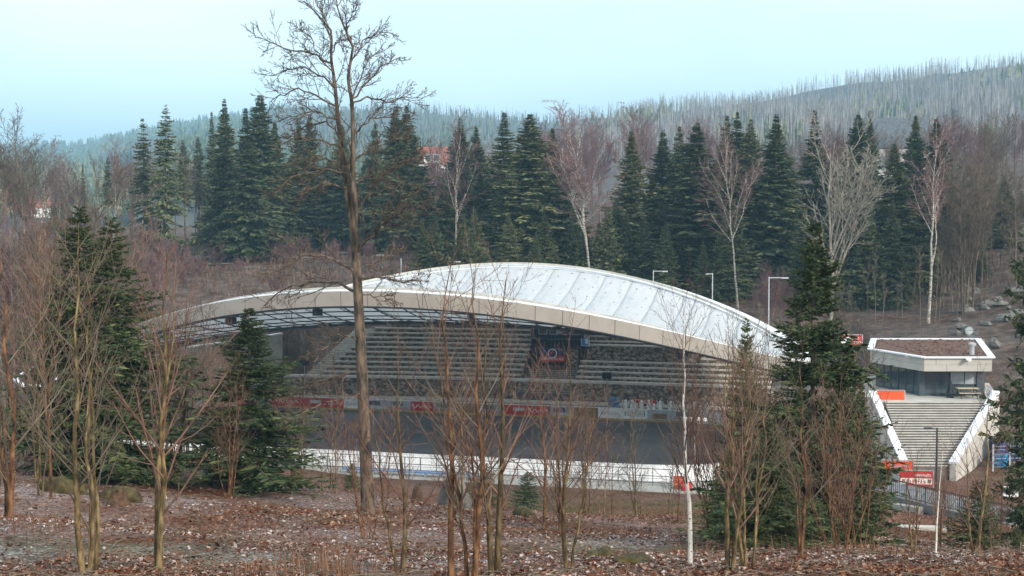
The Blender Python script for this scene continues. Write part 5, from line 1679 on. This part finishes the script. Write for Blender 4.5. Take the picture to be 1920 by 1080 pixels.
for px, pb, pt, D, k, lab in FG:
    Hm = 8 if k in SBIRCH else 5 if k in SH else 6
    place_base(k, 'birch_sapling' if k in SBIRCH else 'shrub' if k in SH else 'sapling', px, pb, pt, D, Hm, lab, 'birch' if k in SBIRCH else 'shrub' if k in SH else 'sapling', w=1.0)
r4 = random.Random(21)
for i in range(40):                                  # thicket on the bank
    px = r4.uniform(-10, 430); D = r4.uniform(46, 64) if px > 95 else r4.uniform(34, 60); pt = r4.uniform(430, 600) if px < 300 else r4.uniform(560, 680)
    place_base(ST_[i % 4], 'sapling', px, 860, pt, D, 6, 'bare brown sapling of the dense thicket on the bank', 'sapling', 'saplings of the thicket on the bank', w=.9)
for i in range(20):                                  # thicket round the ragged spruce
    px = r4.uniform(1330, 1625); D = r4.uniform(35, 56); pt = r4.uniform(620, 800)
    place_base(ST_[i % 4] if i % 4 else SH[(i // 4) % 2], 'sapling', px, 1000, pt, D, 6 if i % 4 else 5, 'bare brown sapling crowding round the ragged spruce', 'sapling', 'saplings round the ragged spruce', w=.9)
for i in range(24):                                  # loose brush before the rink
    px = r4.uniform(540, 1340); D = r4.uniform(42, 74); pt = r4.uniform(690, 860)
    place_base(ST_[i % 4], 'sapling', px, 940, pt, D, 6, 'thin leafless sapling on the slope above the steel fence', 'sapling', 'thin saplings above the steel fence', w=1.1)
for i in range(12):
    px = r4.uniform(1700, 1930); D = r4.uniform(30, 60); pt = r4.uniform(850, 960)
    place_base(SA[i % 6], 'sapling', px, 1000, pt, D, 6, 'short leafless sapling on the bank before the footbridge', 'sapling', 'short saplings before the footbridge', w=1.0)

for i in range(40):                                  # bushes of the clearing behind the roof
    px = r4.uniform(240, 800); D = r4.uniform(150, 200); x = (px - 960) / F * D; h = r4.uniform(1.2, 3.6)
    if ((np.array([x, D]) - RC) @ RN) < 32: continue
    o = tree_root('bush', BUSH[i % 2][0], BUSH[i % 2][1], (x, D, gz(x, D)), r4.uniform(0, 6), h / 5, 'low reddish bare bush in the brown clearing behind the roof', 'bush', 'bushes of the clearing')
    o.scale = (h / 4, h / 4, h / 5)
# --- stumps, boulders on the slope
for px, py, D, h, lab in [(783, 925, 56, .7, 'rotten broken stump beside the old forked tree'), (222, 945, 34, .4, 'low reddish rotten stump among the fallen leaves of the thicket bank'), (556, 905, 52, .5, 'cut stump with mossy top next to the bushy spruce')]:
    p = W(px, py, D); z0 = gz(p[0], p[1]); o = empty('tree_stump', (p[0], p[1], z0))
    n = 12; V = []; r5 = random.Random(px)
    for j, (rr, zz) in enumerate([(.36, -.15), (.26, .08), (.2, h * .6), (.17, h)]):
        for i in range(n):
            a = 6.283 * i / n; q = rr * (1 + .16 * math.sin(3 * a + px) + .1 * r5.uniform(-1, 1)); V.append((q * math.cos(a), q * math.sin(a), zz + (r5.uniform(-.1, .14) * (j == 3))))
    Fq = [(j * n + i, j * n + (i + 1) % n, (j + 1) * n + (i + 1) % n, (j + 1) * n + i) for j in range(3) for i in range(n)] + [tuple(range(3 * n, 4 * n))]
    meshobj('wood', mk('stump_wood', V, Fq, M_stumpcut, True), o)
    mo = mound('moss_cap', None, None, (0, 0, h * .95), (.16, .15, .08), M_moss, px % 17, n=2); mo.parent = o
    tag(o, lab, 'stump')
for px, py, D, sz, m, lab in [(128, 918, 36, (.5, .4, .4), M_moss, 'mossy green boulder among the leaves near the olive clump'), (222, 920, 35, (.6, .35, .25), M_moss, 'flat mossy boulder behind the olive clump'), (855, 962, 50, (.75, .6, .95), M_rock, 'pale upright boulder behind the reddish sapling'),
                              (1185, 1058, 20.5, (.24, .2, .1), M_moss, 'small round mossy stone on the frosty slope'), (1130, 1022, 23, (.3, .26, .17), M_moss, 'mossy hummock under the brown sapling'), (985, 975, 45, (.7, .35, .25), M_moss, 'mossy log shaped hummock behind the leaning stems')]:
    p = W(px, py, D); mound('boulder', lab, 'boulder', (p[0], p[1], gz(p[0], p[1]) + .02), sz, m, px % 13 + 1)
r6 = random.Random(31)
for i in range(46):                                  # boulders of the rocky bank
    px = r6.uniform(1790, 1960); D = r6.uniform(112, 150); py = r6.uniform(470, 690)
    x = (px - 960) / F * D; z0 = gz(x, D); s = r6.uniform(.3, 1.0)
    if 30 < x < 41.5 and D < 117: continue
    mound('boulder', 'grey boulder on the rocky bank above the pavilion', 'boulder', (x, D, z0 + .1), (s, s * .8, s * .7), M_rock, i + 40, 'boulders of the rocky bank', n=2, flat=True)

# ------------------------------------------------------------------ hills and their woods
def hill(name, sky_px, D_top, D_foot, foot_py, m, seed, rows=26, cols=90, rough=6.0):
    """slope from a foot line up to a skyline, then falling away behind; returns a height sampler (f 0..1 foot to top)"""
    rg = np.random.default_rng(seed)
    xs = np.linspace(sky_px[0][0], sky_px[-1][0], cols)
    ys = np.interp(xs, [a for a, _ in sky_px], [b for _, b in sky_px])
    ph = rg.uniform(0, 6.28, 8)

    def pt(px, f):
        py = np.interp(px, xs, ys)
        D = D_foot + (D_top - D_foot) * np.minimum(f, 1) + np.maximum(f - 1, 0) * (D_top - D_foot)
        zt = W(px, py, D_top)[2]; zf = W(px, foot_py, D_foot)[2]
        z = zf + (zt - zf) * np.minimum(f, 1) ** 1.12 - np.maximum(f - 1, 0) ** 1.3 * (zt - zf) * .8
        z += rough * .5 * (math.sin(px * .011 + ph[0] + f * 5) + math.sin(px * .027 + ph[1] - f * 9) * .6 + math.sin(px * .06 + f * 17 + ph[2]) * .3) * min(1, f * 2) * (1 if f < .95 else .3)
        return np.array([(px - 960) / F * D * 1.0, D, z])
    fs = np.concatenate([np.linspace(0, 1, rows), [1.15, 1.5]])
    V = np.array([[pt(px, f) for px in xs] for f in fs])
    V[0, :, 2] -= 25
    nr, nc = V.shape[:2]; ii = np.arange(nr * nc).reshape(nr, nc)
    q = np.stack([ii[:-1, :-1], ii[:-1, 1:], ii[1:, 1:], ii[1:, :-1]], -1).reshape(-1, 4)
    o = meshobj(name, fastmesh(name, V.reshape(-1, 3), q, m, True)); o['kind'] = 'structure'
    return pt


pR = hill('hill', [(900, 262), (1050, 236), (1200, 216), (1300, 205), (1400, 192), (1500, 173), (1600, 158), (1700, 150), (1800, 137), (1880, 122), (1960, 112), (2300, 90)], 1050, 400, 312, M_hill_r, 1)
pC = hill('hill', [(250, 262), (420, 232), (520, 216), (640, 216), (780, 212), (900, 220), (1000, 228), (1100, 238), (1250, 250), (1500, 270)], 1700, 500, 395, M_hill_b, 2)
pL = hill('hill', [(-700, 280), (-200, 276), (60, 277), (140, 275), (250, 258), (330, 240), (400, 222), (520, 200), (640, 206), (800, 235)], 2700, 520, 425, M_hill_b, 3, rough=14)


def dead_trunk_mesh(seed, H=20.0):
    rg = np.random.default_rng(seed)
    P, r = stem((0, 0, -1), (rg.normal() * .4, rg.normal() * .4, H), 5, .12, rg, .32, .10)
    B, br = grow(P[None], r[None], 16, .35, .98, (1.35, .2), .11, 2, -.1, .05, rg, rfac=.3, rmin=.05)
    return fastmesh('dead_trunk', *tubes(P[None], r[None], 5), M_dead), fastmesh('dead_branches', *tubes(B, br, 3), M_dead)


DT = [dead_trunk_mesh(500 + i) for i in range(4)]
rg = np.random.default_rng(9)
# the single snags along the skyline
for i in range(170):
    px = 1040 + 900 * (i + rg.uniform(0, 1)) / 170; f = rg.uniform(.955, 1.03)
    b = pR(px, f); s = rg.uniform(.3, .62)
    k = DT[i % 4]
    o = empty('dead_spruce', b, rg.uniform(0, 6), s); meshobj('trunk', k[0], o); meshobj('crown', k[1], o)
    tag(o, 'dead grey spruce snag standing on the crest of the wooded ridge', 'dead tree', 'dead spruces on the ridge crest')
# the mass of dead trunks on the slope
def trunk_field(name, label, pt, px0, px1, n, h0, h1, f0, f1, r, m, seed, dens=None):
    rg = np.random.default_rng(seed); B = []
    while len(B) < n:
        px = rg.uniform(px0, px1); f = rg.uniform(f0, f1)
        if dens is None or rg.uniform() < dens(px, f): B.append(pt(px, f))
    B = np.array(B); H = rg.uniform(h0, h1, n); lean = rg.normal(size=(n, 2)) * .02
    top = B + np.stack([lean[:, 0] * H, lean[:, 1] * H, H], 1)
    P = np.stack([B - [0, 0, 1], (B + top) / 2, top], 1)
    rr = r * rg.uniform(.7, 1.3, n)
    V, Q = tubes(P, rr[:, None] * np.array([1.0, .75, .3])[None], 3)
    parts = [(V, Q)]
    k = 3
    C, CR = grow(P, rr[:, None] * np.ones((n, 3)), k, .45, .98, (1.3, .2), .12, 2, 0, 0, rg, rfac=.35, rmin=.06)
    parts.append(tubes(C, CR, 3))
    V, Q = joinq(parts); o = meshobj(name, fastmesh(name, V, Q, m)); tag(o, label, 'dead wood', kind='stuff')


def clump(px, f): return np.clip((px - 1060) / 150, 0, 1) * (.25 + .75 * (math.sin(px * .02 + f * 7) + math.sin(px * .047 - f * 13) > -.2))


trunk_field('dead_forest', 'grey mass of dead spruce trunks on the slope of the ridge', pR, 1060, 1990, 4600, 6, 14, .1, 1.0, .26, M_dead, 3, clump)
trunk_field('dead_forest', 'faint mass of dead trunks on the middle hill', pC, 480, 1260, 2200, 10, 18, .3, 1.02, .42, M_dead, 4)


def cone_field(name, label, pt, px0, px1, n, h0, h1, f0, f1, m, seed, dens=None):
    """small spruces of a far wood: two ragged tiers each, never smooth cones"""
    rg = np.random.default_rng(seed); B = []
    while len(B) < n:
        px = rg.uniform(px0, px1); f = rg.uniform(f0, f1)
        if dens is None or rg.uniform() < dens(px, f): B.append(pt(px, f))
    B = np.array(B); H = rg.uniform(h0, h1, n); Vs = []; Qs = []; o = 0
    ns = 6
    for tier, (za, zb, rw) in enumerate([(.1, .62, .2), (.38, .85, .14), (.66, 1.0, .085)]):
        an = np.arange(ns)[None] * 2 * math.pi / ns + rg.uniform(0, 6, (n, 1))
        rad = rw * H[:, None] * rg.uniform(.6, 1.3, (n, ns))
        ring = np.stack([B[:, None, 0] + rad * np.cos(an), B[:, None, 1] + rad * np.sin(an), B[:, None, 2] + H[:, None] * (za + rg.uniform(-.06, .06, (n, ns)))], -1)
        apex = B + np.stack([0 * H, 0 * H, H * zb], 1)
        V = np.concatenate([ring, apex[:, None]], 1).reshape(-1, 3)
        b = np.arange(n)[:, None] * (ns + 1)
        i = np.arange(ns)[None]
        Q = np.stack([b + i, b + (i + 1) % ns, b + ns + 0 * i], -1).reshape(-1, 3)
        Vs.append(V); Qs.append(Q + o); o += len(V)
    ob = meshobj(name, fastmesh(name, np.concatenate(Vs), np.concatenate(Qs), m)); tag(ob, label, 'wood', kind='stuff')


cone_field('far_forest', 'dark green patches of living spruce on the ridge slope', pR, 1000, 1990, 260, 5, 11, .15, .85, M_needle, 5, lambda px, f: 1.0 if (math.sin(px * .013 + 2) * math.sin(f * 9 + px * .004) > .45) else .03)
cone_field('far_forest', 'bluish spruce wood covering the middle hill', pC, 300, 1500, 4200, 7, 14, .02, 1.0, M_needle, 6, lambda px, f: 1 if f < .55 else .35)
cone_field('far_forest', 'bluish spruce wood covering the farthest hill above the valley', pL, -300, 800, 6000, 8, 17, .02, 1.01, M_needle, 7)
rg = np.random.default_rng(19)
for i in range(46):                                      # trees on the crest of the middle hill
    px = 640 + 480 * (i + rg.uniform(0, 1)) / 46; b = pC(px, rg.uniform(.98, 1.02)); s = rg.uniform(.5, .95); k = DT[i % 4]
    o = empty('dead_spruce', b, rg.uniform(0, 6), s); meshobj('trunk', k[0], o); meshobj('crown', k[1], o)
    tag(o, 'small dead spruce on the crest of the hazy middle hill', 'dead tree', 'dead spruces on the middle hill crest')

# ------------------------------------------------------------------ fallen leaves, dead grass, brush
rg = np.random.default_rng(33)


def scatter(n, pxr, Dr, power=1.6):
    px = rg.uniform(*pxr, n); D = Dr[0] + (Dr[1] - Dr[0]) * rg.uniform(0, 1, n) ** power
    return (px - 960) / F * D, D


x, y = scatter(230000, (-120, 2040), (15, 72))
keep = rg.uniform(0, 1, len(x)) < np.clip(.55 + 1.6 * wavy(x * 1.3 + 3, y * 1.3) + .8 * wavy(x * 4, y * 4 + 7), .12, 1)
x, y = x[keep], y[keep]
z = ground_z(x, y); n = len(x)
s = (.012 + .034 * rg.uniform(0, 1, n) ** 2) * (1 + y / 60); az = rg.uniform(0, 6.28, n)
a1 = np.stack([np.cos(az), np.sin(az), rg.normal(size=n) * .35], 1) * s[:, None]
a2 = np.stack([-np.sin(az), np.cos(az), rg.normal(size=n) * .35], 1) * s[:, None] * .65
c = np.stack([x, y, z + .02 + .02 * rg.uniform(0, 1, n)], 1)
V = np.stack([c - a1, c - a2 * .9, c + a1, c + a2 * .9 + np.array([0, 0, .012])], 1).reshape(-1, 3)
o = meshobj('leaf_litter', fastmesh('leaf_litter', V, np.arange(4 * n).reshape(-1, 4), M_leaf)); tag(o, 'rust brown fallen leaves, frosted in patches, covering the slope', 'fallen leaves', kind='stuff')


def blades(name, label, x, y, h0, h1, w, m, lean=.5, cat='dead grass'):
    n = len(x); z = ground_z(x, y); h = rg.uniform(h0, h1, n); az = rg.uniform(0, 6.28, n)
    d = np.stack([np.cos(az), np.sin(az), 0 * az], 1); sd = np.stack([-np.sin(az), np.cos(az), 0 * az], 1) * w
    b = np.stack([x, y, z - .02], 1); l = (rg.uniform(.05, lean, n) * h)[:, None]
    mid = b + d * l * .35 + np.stack([0 * h, 0 * h, h * .6], 1); top = b + d * l + np.stack([0 * h, 0 * h, h], 1)
    V = np.stack([b - sd, b + sd, mid + sd * .7, mid - sd * .7, top], 1).reshape(-1, 3)
    i = np.arange(n)[:, None] * 5
    Q = np.concatenate([np.stack([i, i + 1, i + 2], -1), np.stack([i, i + 2, i + 3], -1), np.stack([i + 3, i + 2, i + 4], -1)], 1).reshape(-1, 3)
    o = meshobj(name, fastmesh(name, V, Q, m)); tag(o, label, cat, kind='stuff')


cx, cy = scatter(420, (-120, 2040), (15, 80), 1.0)
keep = (wavy(cx * 1.7 + 9, cy * 1.7) > -.05)
cx, cy = cx[keep], cy[keep]; k = 34
x = (cx[:, None] + rg.normal(size=(len(cx), k)) * .22).ravel(); y = (cy[:, None] + rg.normal(size=(len(cx), k)) * .22).ravel()
blades('dead_grass', 'tufts of dry reddish grass scattered over the leafy slope', x, y, .08, .34, .005, M_grass, .9)
tx, ty = scatter(3200, (-120, 2040), (15, 66)); tz = ground_z(tx, ty); n = len(tx)
ta = rg.uniform(0, 6.28, n); tl = rg.uniform(.1, .55, n)
d3 = np.stack([np.cos(ta), np.sin(ta), rg.normal(size=n) * .12], 1) * tl[:, None]; b3 = np.stack([tx, ty, tz + .03], 1)
V, Q = tubes(np.stack([b3 - d3, b3 + rg.normal(size=(n, 3)) * .03 + [0, 0, .03], b3 + d3], 1), np.full((n, 3), .007) * rg.uniform(.6, 1.6, (n, 1)), 4)
tag(meshobj('fallen_twigs', fastmesh('fallen_twigs', V, Q, M_bark)), 'fallen twigs and sticks lying among the dead leaves', 'twigs', kind='stuff')
# bigger dry stalk clumps at the lower border and round the spruce
bx = []; by = []
for px, D, nn, sp in [(560, 18, 170, .5), (610, 18.6, 120, .4), (430, 30, 160, .9), (520, 50, 360, 1.6), (640, 17.6, 70, .3), (1480, 24, 110, .7), (60, 24, 100, .6)]:
    bx.append((px - 960) / F * D + rg.normal(size=nn) * sp); by.append(D + rg.normal(size=nn) * sp)
blades('dry_stalks', 'dense clumps of dry rust red stalks at the lower border of the slope', np.concatenate(bx), np.concatenate(by), .15, .6, .005, M_grass, .5)
# brown scrub of the clearing beyond the rink
x = rg.uniform(-75, 60, 26000); y = rg.uniform(148, 235, 26000)
kp = ((x - RC[0]) * RN[0] + (y - RC[1]) * RN[1] > 31); x, y = x[kp], y[kp]
blades('dry_scrub', 'low dry brown scrub and grass of the clearing behind the roof', x, y, .25, 1.1, .05, M_scrub, .9, 'scrub')
x = rg.uniform(-80, -22, 9000); y = rg.uniform(72, 150, 9000); kp = np.hypot(x + 34, y - 97) > 9
P2 = np.stack([x, y], 1) - RC; kp &= ~((np.abs(P2 @ RD) < 39) & (np.abs(P2 @ RN) < 20)); x, y = x[kp], y[kp]
blades('dry_brush', 'rough dry brush in the hollow around the kiosk', x, y, .3, 1.1, .03, M_scrub, .8, 'brush')
mg = mat('green_grass', (0.05, 0.065, 0.02), (0.15, 0.155, 0.05), scale=.8)
x = rg.uniform(-3, 22, 9000); y = 87 + rg.normal(size=9000) * 3.4 - (x - 8) * .22
P2 = np.stack([x, y], 1) - RC; kp = (P2 @ RN) < -18.6; x, y = x[kp], y[kp]
blades('green_grass', 'strip of short green grass below the concrete slab edge', x, y, .06, .22, .014, mg, .6, 'grass')
# forest road through the clearing
rp2 = [W(250, 512, 172), W(300, 496, 186), W(380, 484, 196), W(450, 476, 205)]
V = []
for p in rp2:
    for d in (-1.8, 1.8): V.append((p[0] + d * .35, p[1] - d, gz(p[0] + d * .35, p[1] - d) + .06))
o = meshobj('road', mk('road', V, [(2 * i, 2 * i + 2, 2 * i + 3, 2 * i + 1) for i in range(3)], M_road)); o['kind'] = 'structure'
# fallen logs
for i, (px, py, D, L, a) in enumerate([(415, 490, 182, 5, .2), (560, 478, 186, 6, -.1), (640, 466, 192, 7, .15), (470, 505, 176, 4, .1), (720, 476, 184, 5, .3)]):
    p = W(px, py, D); z0 = gz(p[0], p[1]); o = empty('fallen_log', (p[0], p[1], z0 + .2), a)
    MB().tube([(-L / 2, 0, 0), (0, .1, .05), (L / 2, 0, 0)], [.26, .23, .18], 8).build('stem', M_dead, o)
    for s in (-.2, .25): MB().tube([(L * s, 0, .1), (L * s + .3, .1, .9)], [.06, .02], 5).build('branch_stub', M_dead, o)
    o.scale = (.7, .7, .6)
    tag(o, 'grey fallen log lying in the brown clearing before the spruces', 'log', 'fallen logs in the clearing')

# ------------------------------------------------------------------ haze: thin cold morning air
hz = MB().prism([(-3000, -260), (3000, -260), (3000, 4600), (-3000, 4600)], -60, 330)
ho = hz.build('haze', M_white)
ho.data.materials.clear()
hm = bpy.data.materials.new('haze_air'); hm.use_nodes = True
hm.node_tree.nodes.clear()
ou = hm.node_tree.nodes.new('ShaderNodeOutputMaterial'); pv_ = hm.node_tree.nodes.new('ShaderNodeVolumePrincipled')
pv_.inputs['Color'].default_value = (.40, .74, 1.0, 1)
pv_.inputs['Density'].default_value = .00036
pv_.inputs['Anisotropy'].default_value = .0
hm.node_tree.links.new(pv_.outputs[0], ou.inputs['Volume'])
ho.data.materials.append(hm)
tag(ho, 'thin pale blue morning haze filling the valley', 'haze', kind='stuff')
